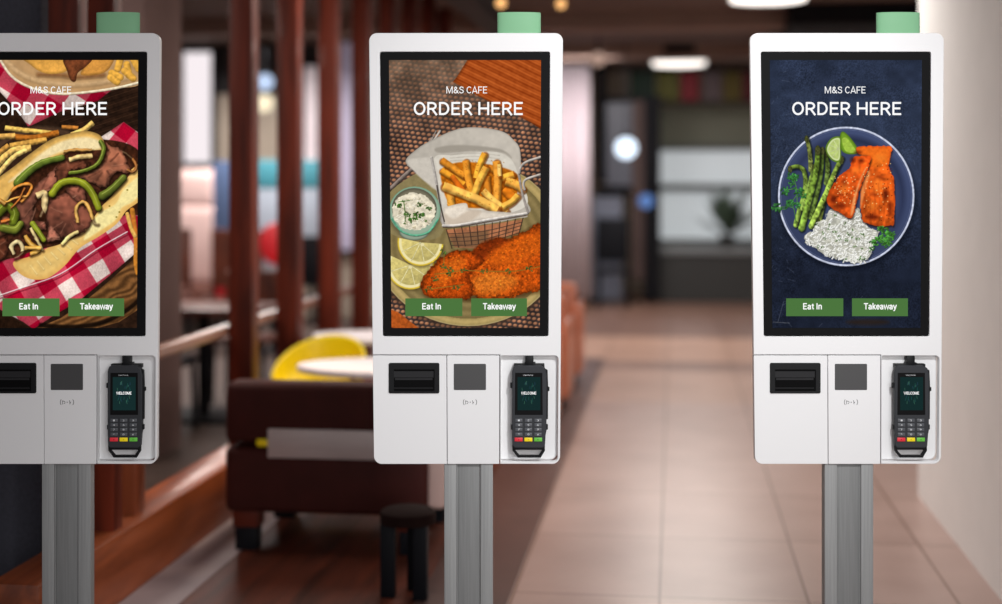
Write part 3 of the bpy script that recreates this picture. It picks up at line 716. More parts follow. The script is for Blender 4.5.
def vmat(name):
    m = bpy.data.materials.new(name); m.use_nodes = True
    nt = m.node_tree; nt.nodes.clear()
    a = nt.nodes.new('ShaderNodeAttribute'); a.attribute_name = 'picture'
    e = nt.nodes.new('ShaderNodeEmission'); o = nt.nodes.new('ShaderNodeOutputMaterial')
    nt.links.new(a.outputs['Color'], e.inputs['Color']); nt.links.new(e.outputs[0], o.inputs[0]); return m
M_pic = vmat('lit_screen_picture')

def screen_mesh(p, off, y, parent):
    """a lit panel: one small cell of the display per picture cell"""
    W, H = p.W, p.H
    gx = np.linspace(p.x0, p.x0 + p.w, W) + off; gy = np.linspace(p.y0, p.y0 + p.h, H)
    X, Y = np.meshgrid(gx, gy)
    t = (Y - 33) / 431.0
    x = ((X - 466) * (1 - .041 * t) + t) / 350.0; z = EYE + (HY - Y) / 350.0
    co = np.stack([x, np.full_like(x, y), z], -1).reshape(-1, 3)
    i = np.arange(W * H).reshape(H, W)
    f = np.stack([i[1:, :-1], i[1:, 1:], i[:-1, 1:], i[:-1, :-1]], -1).reshape(-1, 4)
    me = bpy.data.meshes.new('touch_screen')
    me.vertices.add(len(co)); me.vertices.foreach_set('co', co.ravel())
    me.loops.add(f.size); me.loops.foreach_set('vertex_index', f.ravel().astype(np.int32))
    me.polygons.add(len(f)); me.polygons.foreach_set('loop_start', np.arange(0, f.size, 4, dtype=np.int32))
    me.update(calc_edges=True)
    c = np.clip(p.im.reshape(-1, 3), 0, 1)
    c = np.where(c <= .04045, c / 12.92, ((c + .055) / 1.055) ** 2.4)
    ca = me.color_attributes.new('picture', 'FLOAT_COLOR', 'POINT')
    ca.data.foreach_set('color', np.concatenate([c, np.ones((len(c), 1))], 1).ravel().astype(np.float32))
    me.materials.append(M_pic)
    o = bpy.data.objects.new('touch_screen', me); C.objects.link(o); o.parent = parent
    return o

def make_kiosk(dx, painter, label, htext=0, hh=None):
    loc = FW * 4.0 + RT * ((466 + dx - CX) / 350.0)
    k = empty('ordering_kiosk', (loc.x, loc.y, 0), YAW)
    tag(k, label, 'kiosk', 'self-order kiosks in a row')
    # post and foot
    zt = EYE + (HY - 461) / 350.0
    b = MB()
    for (x0, x1) in ((-.0625, -.0270), (.0415, .0770)): b.box(x0, x1, .006, .045, .014, zt, .002)
    for (x0, x1) in ((-.0265, -.0240), (.0385, .0410)): b.box(x0, x1, .012, .042, .014, zt, .0006)
    post = b.build('post', M_steel, k)
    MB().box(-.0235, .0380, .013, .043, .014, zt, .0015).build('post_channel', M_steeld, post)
    b = MB().box(-.22, .235, -.14, .24, 0, .014, .004)
    for sx in (-.18, .195):
        for sy in (-.10, .20): b.cyl((sx, sy, .012), (sx, sy, .02), .009, n=12)
    b.build('base_plate', M_steel, k)
    # head
    plate('housing', [TR(371.5, 560.5, 35.5, 461.8, 8)], .0215, .048, M_white, k, .006)
    fr = rrect(369, 563, -464, -33, 8)
    # upper front with the right and lower rim carried round the terminal bay
    def P(l): return [T(a, b) for a, b in l]
    up = P([(369, 354.4), (499.6, 354.4), (499.6, 461.6), (558.8 + 2.2, 461.6), (558.8 + 2.2, 354.4)])
    outer = [T(369, 354.6), T(500.6, 354.6), T(500.6, 463.9)]
    for px, pz in rrect(369, 563, -464, -33, 8):
        if px > 500: outer.append(T(px, -pz))
    outer += [T(px, -pz) for px, pz in rrect(369, 563, -464, -33, 8) if px < 400 and -pz < 60]
    plate('front_panel', [outer, TR(379.6, 550.2, 51.6, 336.4, 2), TR(501.2, 560.6, 355.6, 461.4, (1.5, 4, 4, 1.5))], 0, .022, M_white, k, .0012)
    plate('printer_cover', [TR(369, 445.0, 355.5, 464, (8, .6, .6, .6))], 0, .022, M_white, k, .0009)
    plate('reader_cover', [TR(445.7, 499.6, 355.5, 464, .6)], 0, .022, M_white, k, .0009)
    # receipt printer
    rp = plate('receipt_printer', [TR0(388.8, 439.4, 362.8, 393.2, 1.6), TR0(394, 434.4, 369.5, 391.2, .5)], -.0035, .004, M_blackp, k, .0008)
    plate('paper_slot', [TR0(393, 435.6, 368.5, 392.2, .3)], -.0012, .0, M_slot, rp, .0002)
    b = MB()
    def strip(x0, x1, y0, y1, d0, d1):
        (a, z1), (c, z0) = T0(x0, y0), T0(x1, y1); b.box(a, c, d0, d1, z0, z1, .0003, 1)
    strip(393.8, 433.6, 371.2, 377.5, -.0026, -.0008); strip(395, 432.5, 378, 380, -.0020, -.0008); strip(394, 433, 387.6, 388.4, -.0024, -.0008)
    b.build('printer_shutter', mat('shutter_black', (44, 44, 46), .5, spec=.15) if 'shutter_black' not in bpy.data.materials else bpy.data.materials['shutter_black'], rp)
    # reader window
    rw = plate('card_reader_window', [TR0(453.8, 486, 363.8, 390, 1)], -.0012, .004, M_graypl, k, .0005)
    # contactless mark
    b = MB()
    def arc(px, py, r, a0, a1, w=.0011):
        pts = [T0(px + r * math.cos(math.radians(t)), py - r * math.sin(math.radians(t))) for t in np.linspace(a0, a1, 8)]
        for (xa, za), (xb, zb) in zip(pts, pts[1:]):
            d = Vector((xb - xa, zb - za)); n = Vector((-d.y, d.x)).normalized() * w / 2
            b.prism_xz([(xa - n.x, za - n.y), (xb - n.x, zb - n.y), (xb + n.x, zb + n.y), (xa + n.x, za + n.y)], -.0003, .001)
    arc(467.5, 402.2, 4.2, 140, 220, .0016); arc(472.5, 402.2, 4.2, -40, 40, .0016)
    arc(466.8, 402.4, 1.3, -90, 150, .0014); arc(470.2, 402.2, .4, 0, 360, .001); arc(474.2, 401.2, 1.7, 150, 260, .0014); arc(474.4, 403.4, 1.6, 110, 210, .0014)
    def bar(x0, x1, y0, y1):
        (a, z1), (c, z0) = T0(x0, y0), T0(x1, y1); b.box(a, c, -.0003, .001, z0, z1)
    bar(465.4, 465.9, 400.4, 404.4)
    b.build('contactless_symbol', M_print, k, smooth=False)
    # display
    bz = plate('screen_bezel', [TR(380.2, 549.6, 52.2, 335.8, 1.5)], .0026, .010, M_black, k, .0006)
    sc = screen_mesh(painter, 388.6 - painter.x0, .0018, k)
    def tx(name, s, x0, x1, ybase, cap, bold=0):
        (a, z), (c, _) = T(x0, ybase), T(x1, ybase)
        return text(name, s, (a + c) / 2, z, c - a, cap / 350.0, .0008, M_txt, sc, bold=bold)
    tx('cafe_name_text', 'M&S CAFE', 446 + htext, 487 + htext, 93.4, 7.0, .115)
    tx('headline_text', 'ORDER HERE', 413.5 + htext, 522.8 + htext, 115.0, 13.0, .15)
    for x0, x1, s, a, c in ((403, 461.6, 'Eat In', 420.4, 439.6), (470.6, 528, 'Takeaway', 483, 516)):
        (xa, z1), (xb, z0) = T(x0, 298.4), T(x1, 316.2)
        MB().box(xa + .0002, xb, .0011, .0016, z0, z1).build('screen_button', M_btn, sc, smooth=False)
        tx('button_text', s, a, c, 309.4, 6.2, .17)
    # terminal holder in the bay
    b = MB()
    (xa, z1), (xb, z0) = T0(525.5, 355.8), T0(533.5, 366)
    b.box(xa, xb, -.004, .022, z0, z1, .001)
    b.box(xa - .002, xb + .006, -.003, .022, z0 - .002, z0 + .010, .001)
    (xa, z1), (xb, z0) = T0(514, 364), T0(544.5, 368); b.box(xa, xb, .0, .0225, z0, z1, .001)
    (xa, z1), (xb, z0) = T0(520, 368), T0(538, 450); b.box(xa, xb, .004, .0225, z0, z1, .001)
    b.build('terminal_holder', M_blackp, k)
    # status light
    (xa, zc), (xb, _) = T(497.2, 33), T(541, 33)
    xm, r = (xa + xb) / 2, (xb - xa) / 2
    MB().lathe([(r * .985, -.004), (r, -.003), (r, .0595), (r * .985, .0605)], (xm, .022, zc), n=40, sy=.30).build('status_light', M_lampg, k)
    return k, loc

def make_terminal():
    """payment terminal, built about the kiosk's own origin so it sits in the holder"""
    t = empty('card_terminal')
    def Q(l): return [T0(495 + x / 5.26, 350 + y / 5.26) for x, y in l]
    body = [(98, 84), (110, 78), (240, 78), (262, 92), (272, 130), (270, 420), (266, 440), (262, 498), (250, 510), (104, 510), (92, 498), (90, 440), (90, 110)]
    plate('terminal_body', [Q(body)[::-1]], -.016, .003, M_term, t, .0022)
    plate('side_bumper', [Q([(262, 96), (276, 104), (279, 180), (278, 360), (268, 364)])[::-1]], -.010, .001, M_blackp, t, .0008)
    for pts in ([(80, 172), (90, 168), (92, 200), (80, 196)], [(276, 190), (286, 194), (286, 212), (276, 216)], [(84, 392), (92, 390), (92, 418), (84, 414)], [(268, 386), (278, 390), (278, 414), (268, 418)]):
        plate('side_lug', [Q(pts)[::-1]], -.010, .0, M_blackp, t, .0006)
    hd = plate('handle_loop', [Q([(90, 500), (262, 500), (262, 526), (240, 562), (120, 562), (92, 526)])[::-1], Q([(108, 518), (246, 518), (246, 524), (230, 549), (128, 549), (108, 526)])[::-1]], -.012, -.003, M_blackp, t, .001)
    MB().box(*[v for v in (T0(495 + 96 / 5.26, 0)[0], T0(495 + 258 / 5.26, 0)[0])], -.0155, .002, T(0, 350 + 520 / 5.26)[1], T(0, 350 + 496 / 5.26)[1], .0015).build('end_cap', M_blackp, t)
    gl = plate('terminal_glass', [Q([(106, 116), (248, 116), (250, 336), (104, 336)])[::-1]], -.0172, -.012, M_black, t, .0006)
    # little glowing picture with streaks of green
    ds = glow('terminal_display', (22, 44, 44))
    (xa, z1), (xb, z0) = Q([(118, 138), (238, 312)])
    disp = MB().box(xa, xb, -.0176, -.0170, z0, z1).build('display', ds, gl, smooth=False)
    rr = random.Random(5); cols = [glow('display_streak_%s' % n, c) for n, c in (('teal', (34, 84, 78)), ('green', (60, 104, 84)), ('blue', (40, 66, 84)))]
    for ci in range(3):
        b = MB()
        for _ in range(8):
            x = xa + (xb - xa) * (.2 + .6 * rr.random()); z = z0 + (z1 - z0) * (.15 + .65 * rr.random()); L = .006 + .006 * rr.random(); w = .0011; sl = (rr.random() - .5) * .006
            b.prism_xz([(x, z), (x + w, z), (x + w + sl, z + L), (x + sl, z + L)], -.0178, -.0176)
        b.build('display_streaks', cols[ci], gl, smooth=False)
    (a, z), (c, _) = Q([(138, 229), (216, 229)])
    text('welcome_text', 'WELCOME', (a + c) / 2, z, c - a, .0078, -.0180, M_txt, gl, bold=.17)
    (a, z), (c, _) = Q([(148, 131), (198, 131)])
    text('maker_text', 'Verifone', (a + c) / 2, z, c - a, .0034, -.0176, M_num, gl, bold=.17)
    nums = '123456789*0#'
    for r, y in enumerate((365, 389, 413, 438)):
        for q, x in enumerate((125, 175, 225)):
            (a, z1), (c, z0) = Q([(x - 19, y - 9), (x + 19, y + 9)])
            kk = MB().box(a, c, -.0185, -.0150, z0, z1, .0009).build('key', M_key, t)
            text('key_numeral', nums[r * 3 + q], (a + c) / 2, z0 + .0028, .0052, .0046, -.0187, M_num, kk, bold=.02)
    for (x, m, s, l) in ((124, M_kr, 'X', 'red cancel key'), (175, M_ky, '<', 'yellow correction key'), (226, M_kg, 'O', 'green confirm key')):
        (a, z1), (c, z0) = Q([(x - 21, 455), (x + 21, 475)])
        kk = MB().box(a, c, -.0185, -.0150, z0, z1, .0009).build('key', m, t); kk['label'] = l
        text('key_numeral', s, (a + c) / 2, z0 + .0032, .0040, .0040, -.0187, M_slot, kk)
    return t

kiosks = [make_kiosk(0, picture_fries(), 'white self-order kiosk in the middle, screen showing chips in a wire basket and breaded cutlets'),
          make_kiosk(-403, picture_steak(), 'white self-order kiosk on the left, screen showing a steak sandwich on red checked cloth', -13),
          make_kiosk(381, picture_salmon(), 'white self-order kiosk on the right, screen showing a round plate of salmon and rice', -2.5)]
term = make_terminal()
for i, ((k, loc), l) in enumerate(zip(kiosks, ('dark grey card terminal with colour keys in the bay of the chips-screen kiosk', 'dark grey card terminal with colour keys in the bay of the steak-sandwich-screen kiosk', 'dark grey card terminal with colour keys in the bay of the salmon-screen kiosk'))):
    t = term if i == 0 else copy_tree(term)
    t.location = (loc.x, loc.y, 0); t.rotation_euler = (0, 0, YAW)
    tag(t, l, 'card terminal', 'card terminals docked in the kiosks')
# ------------------------------------------------------------------ the place
def floor_mat():
    m = bpy.data.materials.new('floor_tiles'); m.use_nodes = True
    nt = m.node_tree; b = nt.nodes['Principled BSDF']; L = nt.links.new
    N = nt.nodes.new
    tc = N('ShaderNodeTexCoord'); mp = N('ShaderNodeMapping'); mp.inputs['Location'].default_value = (.05, .1, 0)
    L(tc.outputs['Object'], mp.inputs['Vector'])
    br = N('ShaderNodeTexBrick'); br.offset = 0; br.squash = 1
    br.inputs['Scale'].default_value = 1; br.inputs['Brick Width'].default_value = .55; br.inputs['Row Height'].default_value = .9
    br.inputs['Mortar Size'].default_value = .006; br.inputs['Mortar Smooth'].default_value = .3; br.inputs['Bias'].default_value = 0
    br.inputs['Color1'].default_value = lin((178, 152, 144)); br.inputs['Color2'].default_value = lin((170, 144, 136)); br.inputs['Mortar'].default_value = lin((120, 92, 78))
    L(mp.outputs[0], br.inputs['Vector'])
    # rows of other tiles further down the aisle
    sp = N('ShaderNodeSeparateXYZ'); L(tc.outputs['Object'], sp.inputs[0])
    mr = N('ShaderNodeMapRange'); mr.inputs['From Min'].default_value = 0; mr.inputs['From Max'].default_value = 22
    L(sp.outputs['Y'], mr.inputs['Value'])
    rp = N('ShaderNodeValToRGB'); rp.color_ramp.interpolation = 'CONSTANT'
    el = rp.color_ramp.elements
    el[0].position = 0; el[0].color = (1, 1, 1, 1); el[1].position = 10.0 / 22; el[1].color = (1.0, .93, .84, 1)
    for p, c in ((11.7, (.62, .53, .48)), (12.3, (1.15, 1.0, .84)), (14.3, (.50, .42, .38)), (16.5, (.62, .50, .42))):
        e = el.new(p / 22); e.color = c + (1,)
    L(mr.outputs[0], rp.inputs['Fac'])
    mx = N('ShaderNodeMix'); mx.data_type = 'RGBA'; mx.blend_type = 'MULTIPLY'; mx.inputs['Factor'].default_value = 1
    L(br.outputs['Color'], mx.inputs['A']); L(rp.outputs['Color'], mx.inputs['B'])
    nz = N('ShaderNodeTexNoise'); nz.inputs['Scale'].default_value = 3; nz.inputs['Detail'].default_value = 5; L(tc.outputs['Object'], nz.inputs['Vector'])
    m2 = N('ShaderNodeMix'); m2.data_type = 'RGBA'; m2.blend_type = 'SOFT_LIGHT'; m2.inputs['Factor'].default_value = .35
    L(mx.outputs['Result'], m2.inputs['A']); L(nz.outputs['Fac'], m2.inputs['B'])
    L(m2.outputs['Result'], b.inputs['Base Color']); b.inputs['Roughness'].default_value = .32
    return m

def wood_mat(name, c1, c2, scale=6, axis=(12, 12, 1), rough=.4, coat=.15, spec=.5):
    m = bpy.data.materials.new(name); m.use_nodes = True
    nt = m.node_tree; b = nt.nodes['Principled BSDF']; L = nt.links.new; N = nt.nodes.new
    tc = N('ShaderNodeTexCoord'); mp = N('ShaderNodeMapping'); mp.inputs['Scale'].default_value = axis; L(tc.outputs['Object'], mp.inputs[0])
    nz = N('ShaderNodeTexNoise'); nz.inputs['Scale'].default_value = scale; nz.inputs['Detail'].default_value = 6; nz.inputs['Distortion'].default_value = .6; L(mp.outputs[0], nz.inputs['Vector'])
    rp = N('ShaderNodeValToRGB'); rp.color_ramp.elements[0].position = .32; rp.color_ramp.elements[1].position = .68
    rp.color_ramp.elements[0].color = lin(c1); rp.color_ramp.elements[1].color = lin(c2)
    L(nz.outputs['Fac'], rp.inputs['Fac']); L(rp.outputs['Color'], b.inputs['Base Color'])
    b.inputs['Roughness'].default_value = rough; b.inputs['Coat Weight'].default_value = coat; b.inputs['Specular IOR Level'].default_value = spec
    return m

W_post = wood_mat('mahogany_posts', (60, 20, 11), (116, 42, 20), 1.6, (9, 9, .8), .55, .05, .3)
W_curb = wood_mat('orange_brown_curb', (112, 52, 26), (168, 86, 46), 1.4, (8, .8, 8), .38)
W_floor = wood_mat('dark_wood_floor', (62, 30, 20), (112, 54, 36), 1.2, (9, .9, 1), .5, 0, .28)
W_plank = wood_mat('plank_brown', (96, 44, 24), (142, 70, 40), 1.6, (9, 9, .8), .4)
M_char = mat('charcoal_fabric_panel', (66, 66, 76), .9, noise=.35, scale=120, bump=.3, detail=2)
M_mauve = mat('mauve_brown_plaster', (104, 82, 78), .8, noise=.06, scale=4)
M_ceil = mat('brown_ceiling', (96, 78, 70), .8, noise=.08, scale=2)
M_ceilb = mat('ceiling_beam_brown', (132, 108, 96), .7, noise=.08, scale=3)
M_dark = mat('near_black_frame', (18, 18, 22), .7, spec=.15)
M_duct = mat('dark_duct', (46, 44, 46), .6)
M_beige = mat('beige_wall_plaster', (176, 160, 142), .8, noise=.05, scale=3)
M_pinkw = mat('pale_curtain', (214, 200, 204), .8, noise=.05, scale=2, stretch=(12, 12, .6), bump=.2)
M_wallr = mat('white_wall_plaster', (238, 238, 238), .8, noise=.02, scale=6)
M_leather = mat('dark_brown_leather', (66, 27, 23), .6, noise=.15, scale=9, bump=.05, spec=.2)
M_leather_sunlit = mat('sunlit_side_leather', (206, 176, 168), .6, noise=.05, scale=5)  # sunlight on the chair's side is put into this pale colour
M_band = mat('brushed_band', (206, 194, 192), .35, metal=.25, noise=.06, scale=6, stretch=(1, 1, 14))
M_legd = mat('dark_leg', (18, 20, 26), .6, spec=.2)
M_yel = mat('yellow_shell_plastic', (255, 226, 12), .4)
M_wtop = mat('white_laminate', (236, 228, 232), .45)
M_orange = mat('tan_leather', (188, 108, 76), .32, noise=.12, scale=6, coat=.2)
M_red = mat('red_upholstery', (196, 30, 40), .6)
M_teal = mat('teal_panel', (58, 128, 142), .6, noise=.1, scale=4)
M_blue = mat('blue_grey_fabric', (84, 104, 142), .8)
M_pink = mat('pale_pink_upholstery', (222, 190, 184), .8, noise=.05, scale=5)
M_rust = wood_mat('rust_wood', (64, 30, 20), (112, 54, 34), 3, (6, 6, 1), .7)
M_metalr = mat('rail_wood_light', (140, 104, 90), .35, coat=.3)
M_ctr = mat('counter_dark', (46, 47, 46), .6, noise=.08, scale=3)
M_strip = mat('grey_stone_strip', (160, 144, 146), .5, noise=.08, scale=5)

# --- floor and shell
o = MB().box(-9, 5, -3, 24, -.1, 0).build('floor', floor_mat(), smooth=False); struct(o, 'large pinkish beige tiles of the aisle')
o = MB().box(-1.81, -.72, 3.2, 12.5, 0.0, .004).build('floor', W_floor, smooth=False); struct(o, 'dark glossy wood floor under the booths')
o = MB().box(-.95, -.61, 3.2, 12.5, 0.0, .006).build('floor', mat('booth_shadow_tile', (84, 62, 58), .35, noise=.12, scale=4), smooth=False); struct(o, 'mauve brown tile border between wood floor and aisle, darkened as booth shadow')  # shadow beside the booths is put into this dark tile colour
o = MB().box(-9, -2.2, 3.2, 16, 0.0, .004).build('floor', mat('dark_dining_floor', (72, 56, 50), .75, noise=.2, scale=3), smooth=False); struct(o, 'dark brown floor of the dining area beyond the handrail')
o = MB().box(-2.03, -1.81, 3.2, 14.5, 0, .006).build('trim_1', M_strip, smooth=False); struct(o, 'grey stone strip beside the wooden curb')
ZC = 3.2
o = MB().box(-9, 5, 2.6, 24, ZC, ZC + .1).build('ceiling', M_ceil, smooth=False); struct(o)
b = MB()
for y in (7.0, 10.2, 13.4, 16.6): b.box(-9, 5, y, y + .35, ZC - .16, ZC)
o = b.build('trim_2', M_ceilb, smooth=False); struct(o, 'brown beams across the ceiling')
o = MB().box(-1.75, -1.55, 4.0, 19.5, ZC - .22, ZC - .0).build('trim_3', M_duct, smooth=False); struct(o, 'dark duct under the ceiling')
o = MB().box(1.05, 5, 12.9, 16.4, ZC - .2, ZC).build('trim_5', M_dark, smooth=False); struct(o, 'near black bulkhead under the ceiling, right')
o = MB().box(-9, 5, 20.6, 20.8, 0, ZC).build('wall_back', M_beige, smooth=False); struct(o)
o = MB().box(-9.1, -9, -3, 24, 0, ZC).build('wall_left', M_mauve, smooth=False); struct(o)
o = MB().box(3.0, 3.1, 2.6, 20.6, 0, ZC).build('wall_right', M_wallr, smooth=False); struct(o)

# charcoal panel column on the left, mauve column behind the rail
xr = atY(47, 300, 5.0).x
o = MB().box(xr - 1.2, xr, 4.95, 5.25, 0, ZC, .01).build('partition_panel', M_char)
tag(o, 'charcoal fabric partition panel behind the steak-sandwich-screen kiosk', 'partition')
pa = atY(182, 300, 8.0)
o = MB().box(pa.x - .62, pa.x, 7.4, 8.0, 0, ZC, .01).build('wall_column', M_mauve); struct(o, 'mauve brown square column behind the handrail')

# --- wooden screen: curb, posts, handrail
rail = empty('wooden_screen', (-2.10, 6, 0))
tag(rail, 'reddish brown timber screen with tall posts, curb and handrail', 'screen')
XP = -2.12
def loc_build(b, name, m, par):
    o = b.build(name, m, par); o.data.transform(Matrix.Translation(-par.location)); return o
loc_build(MB().box(XP - .09, XP + .09, 4.3, 15.5, 0, .26, .012), 'curb_beam', W_curb, rail)
for px, w in ((244, .13), (290, .13), (329.5, .13), (362, .13)):
    Y = atX(px, XP); b = MB().box(XP - .06, XP + .06, Y - .06, Y + .06, .255, ZC, .006)
    loc_build(b, 'post', W_post, rail)
Yl = atX(362, XP)
for k in range(1, 5):
    Y = Yl + .88 * k; loc_build(MB().box(XP - .06, XP + .06, Y - .06, Y + .06, .255, ZC, .006), 'post', W_post, rail)
for px, z1 in ((68, ZC), (104, ZC)):
    Y = atX(px, XP); loc_build(MB().box(XP - .055, XP + .055, Y - .045, Y + .045, .255, z1, .006), 'post', W_post, rail)
Y = atX(131, XP); loc_build(MB().box(XP - .05, XP + .04, Y - .05, Y + .05, .255, .90, .006), 'short_post', W_plank, rail)
hr = MB().box(XP - .14, XP - .065, 4.5, 15.5, .800, .848, .012); loc_build(hr, 'handrail', M_metalr, rail)
lp = MB().box(XP - .03, XP - .01, atX(120, XP), 15.4, .25, .46, .002)

# --- armchair seen from behind, nearest the aisle
def armchair(name, label, cat, loc, w, zt):
    t = empty(name, loc)
    tag(t, label, cat)
    h = w / 2
    b = MB().box(-h, h, -.0, .16, .455, zt, .035, 4); b.build('backrest', M_leather, t)
    MB().box(-h, h, .0, .72, .165, .440, .03, 4).build('seat_base', M_leather, t)
    MB().box(-h + .03, h - .02, .15, .73, .445, .50, .02, 3).build('seat_cushion', M_leather, t)
    MB().box(h - .015, h + .075, .03, .70, .19, .66, .03, 4).build('side_panel', M_leather_sunlit, t)['label'] = 'side panel coloured pale pink for sunlight'
    MB().box(-h + .195, h, -.022, -.002, .404, .524, .003).build('metal_band', M_band, t)['label'] = 'brushed metal band across the back'
    MB().box(-h + .145, -h + .196, -.012, -.001, .448, .478, .002).build('yellow_tag', M_yel, t)
    for sx in (-h + .03, h - .13):
        for sy in (.02, .60):
            lg = MB().box(sx, sx + .11, sy, sy + .10, .10, .20, .004).build('leg', W_post, t)
            MB().box(sx + .008, sx + .102, sy + .008, sy + .092, 0, .105, .004).build('leg_sleeve', M_legd, lg)
    return t
pl = atY(224, 512, 5.72); pr = atY(427, 512, 5.72)
armchair('lounge_armchair', 'dark brown leather lounge chair seen from behind with a metal band', 'armchair', ((pl.x + pr.x) / 2, 5.72, 0.004), pr.x - pl.x, .712)
# low table in front of it, of which the dark legs show
st = empty('low_stool', ((atY(408, 300, 5.2)).x, 5.2, 0.004)); tag(st, 'low dark stool on thick legs, partly behind the post of the chips-screen kiosk', 'stool')
MB().lathe([(.08, .27), (.105, .275), (.105, .315), (.09, .325)], n=32).build('seat', mat('matt_dark_stool', (34, 20, 18), .9, noise=.1, scale=9, spec=.1), st)
for a in (200, 320, 80):
    x, y = .075 * math.cos(math.radians(a)), .075 * math.sin(math.radians(a))
    MB().box(x - .026, x + .026, y - .026, y + .026, 0, .275, .003).build('leg', M_legd, st)

# --- tables and yellow shell chairs
def round_table(loc, rx, ry, zt, label, cat='table'):
    t = empty('white_table', loc); tag(t, label, cat, 'white-topped tables along the booths')
    MB().lathe([(.96, zt - .032), (1, zt - .026), (1, zt - .004), (.99, zt)], n=48, sx=rx, sy=ry).build('table_top', M_wtop, t)
    MB().lathe([(.045, .02), (.035, .05), (.035, zt - .03)], n=18).build('pedestal', M_legd, t)
    MB().lathe([(.26, 0), (.26, .012), (.05, .03)], n=28).build('foot', M_legd, t)
    return t
round_table((atY(300, 0, 6.85).x + .46, 6.82, .004), .46, .30, .655, 'round white-topped table just behind the dark leather lounge chair')
round_table((atY(312, 0, 7.75).x + .42, 7.78, .004), .42, .26, .70, 'second white-topped table, further back than the yellow chair')

def shell_chair(loc, rz, label):
    t = empty('yellow_chair', loc, rz); tag(t, label, 'chair')
    bm = bmesh.new(); nu, nv = 24, 12; g = []
    for i in range(nu + 1):
        a = math.radians(-115 + 230 * i / nu); row = []
        for j in range(nv + 1):
            v = j / nv
            k = math.cos(a * .62) ** 1.4
            z = .40 + v * (.10 + .24 * k)
            r = .12 + .10 * math.sin(min(1, v * 1.5) * PI / 2) + .02 * v
            row.append(bm.verts.new((r * math.sin(a), r * math.cos(a) * 1.0, z)))
        g.append(row)
    for i in range(nu):
        for j in range(nv): bm.faces.new((g[i][j], g[i + 1][j], g[i + 1][j + 1], g[i][j + 1]))
    m = MB(); m.bm.free(); m.bm = bm
    o = m.build('backrest', M_yel, t); md = o.modifiers.new('thick', 'SOLIDIFY'); md.thickness = .018; md.offset = 0
    s2 = o.modifiers.new('sub', 'SUBSURF'); s2.levels = 1; s2.render_levels = 1
    MB().lathe([(.05, .385), (.17, .40), (.19, .43), (.18, .445), (.05, .435)], n=32).build('seat', M_yel, t)
    for a in (45, 135, 225, 315):
        c, s = math.cos(math.radians(a)), math.sin(math.radians(a))
        MB().cyl((.19 * c, .19 * s, 0), (.11 * c, .11 * s, .40), .011, .014, 12).build('leg', M_legd, t)
    return t
yc = atY(313, 340, 7.05)
shell_chair((yc.x, 7.16, .004), math.radians(-10), 'yellow shell chair at the round table behind the lounge chair')

# --- booth benches along the aisle, seen past the middle kiosk
def booth(loc, label, m, w=.85, h=.80):
    t = empty('booth_bench', loc); tag(t, label, 'bench', 'tan leather booth benches along the aisle')
    b = MB().box(-w, 0, 0, .15, .40, h, .05, 5).build('backrest', m, t)
    for k in range(5): pass
    MB().box(-w, 0, 0, .62, .10, .42, .03, 4).build('seat_base', m, t)
    MB().box(-w + .02, -.02, .13, .63, .41, .49, .03, 4).build('seat_cushion', m, t)
    MB().box(-w + .03, -.03, .03, .58, 0, .105, .004).build('plinth', M_dark, t)
    MB().box(-.02, .03, .02, .60, .10, .62, .02, 3).build('end_panel', m, t)
    return t
for Y, l in ((8.2, 'nearest tan leather booth bench by the aisle, past the chips-screen kiosk'), (9.4, 'second tan leather booth bench along the aisle edge'), (10.6, 'farthest tan leather booth bench along the aisle edge')):
    booth((-.73, Y, .004 if Y < 12 else 0), l, M_orange)

# --- dining room beyond the screen, left
def chair(name, loc, rz, ms, mf, label, cat='chair', group=None, h=.92, w=.42):
    t = empty(name, loc, rz); tag(t, label, cat, group)
    MB().box(-w / 2, w / 2, -.21, .21, .42, .47, .018, 3).build('seat', ms, t)
    MB().box(-w / 2, w / 2, .17, .215, .56, h, .018, 3).build('backrest', ms, t)
    for sx in (-1, 1):
        MB().cyl((sx * (w / 2 - .02), .19, 0), (sx * (w / 2 - .03), .19, h - .06), .018, n=10).build('leg', mf, t)
        MB().cyl((sx * (w / 2 - .02), -.19, 0), (sx * (w / 2 - .03), -.18, .43), .018, n=10).build('leg', mf, t)
    return t
def dining_table(loc, label):
    t = empty('dining_table', loc); tag(t, label, 'table', 'dark tables beyond the handrail')
    MB().box(-.45, .45, -.35, .35, .71, .745, .006).build('table_top', M_rust, t)
    MB().cyl((0, 0, .02), (0, 0, .715), .04, n=16).build('pedestal', M_dark, t)
    MB().box(-.28, .28, -.28, .28, 0, .025, .005).build('foot', M_dark, t)
g = ground(204, 418); dining_table((g.x, g.y, 0.004), 'dark rust table nearest the mauve column')
chair('dining_chair', (g.x - .1, g.y - .62, 0.004), PI, M_legd, M_dark, 'dark chair in front of the rust table beyond the handrail', group='dark chairs beyond the handrail')
chair('dining_chair', (g.x + .05, g.y + .75, 0.004), 0, M_rust, M_dark, 'rust wooden chair behind the rust table beyond the handrail', group='dark chairs beyond the handrail')
g = ground(205, 345); 
chair('dining_chair', (g.x - .45, g.y, 0.004), .3, M_rust, M_dark, 'rust wooden chair standing left, far beyond the handrail', h=1.12, w=.58, group='dark chairs beyond the handrail')
chair('dining_chair', (g.x + .30, g.y - .3, 0.004), -.3, M_rust, M_dark, 'rust wooden chair standing right, far beyond the handrail', h=1.12, w=.58, group='dark chairs beyond the handrail')

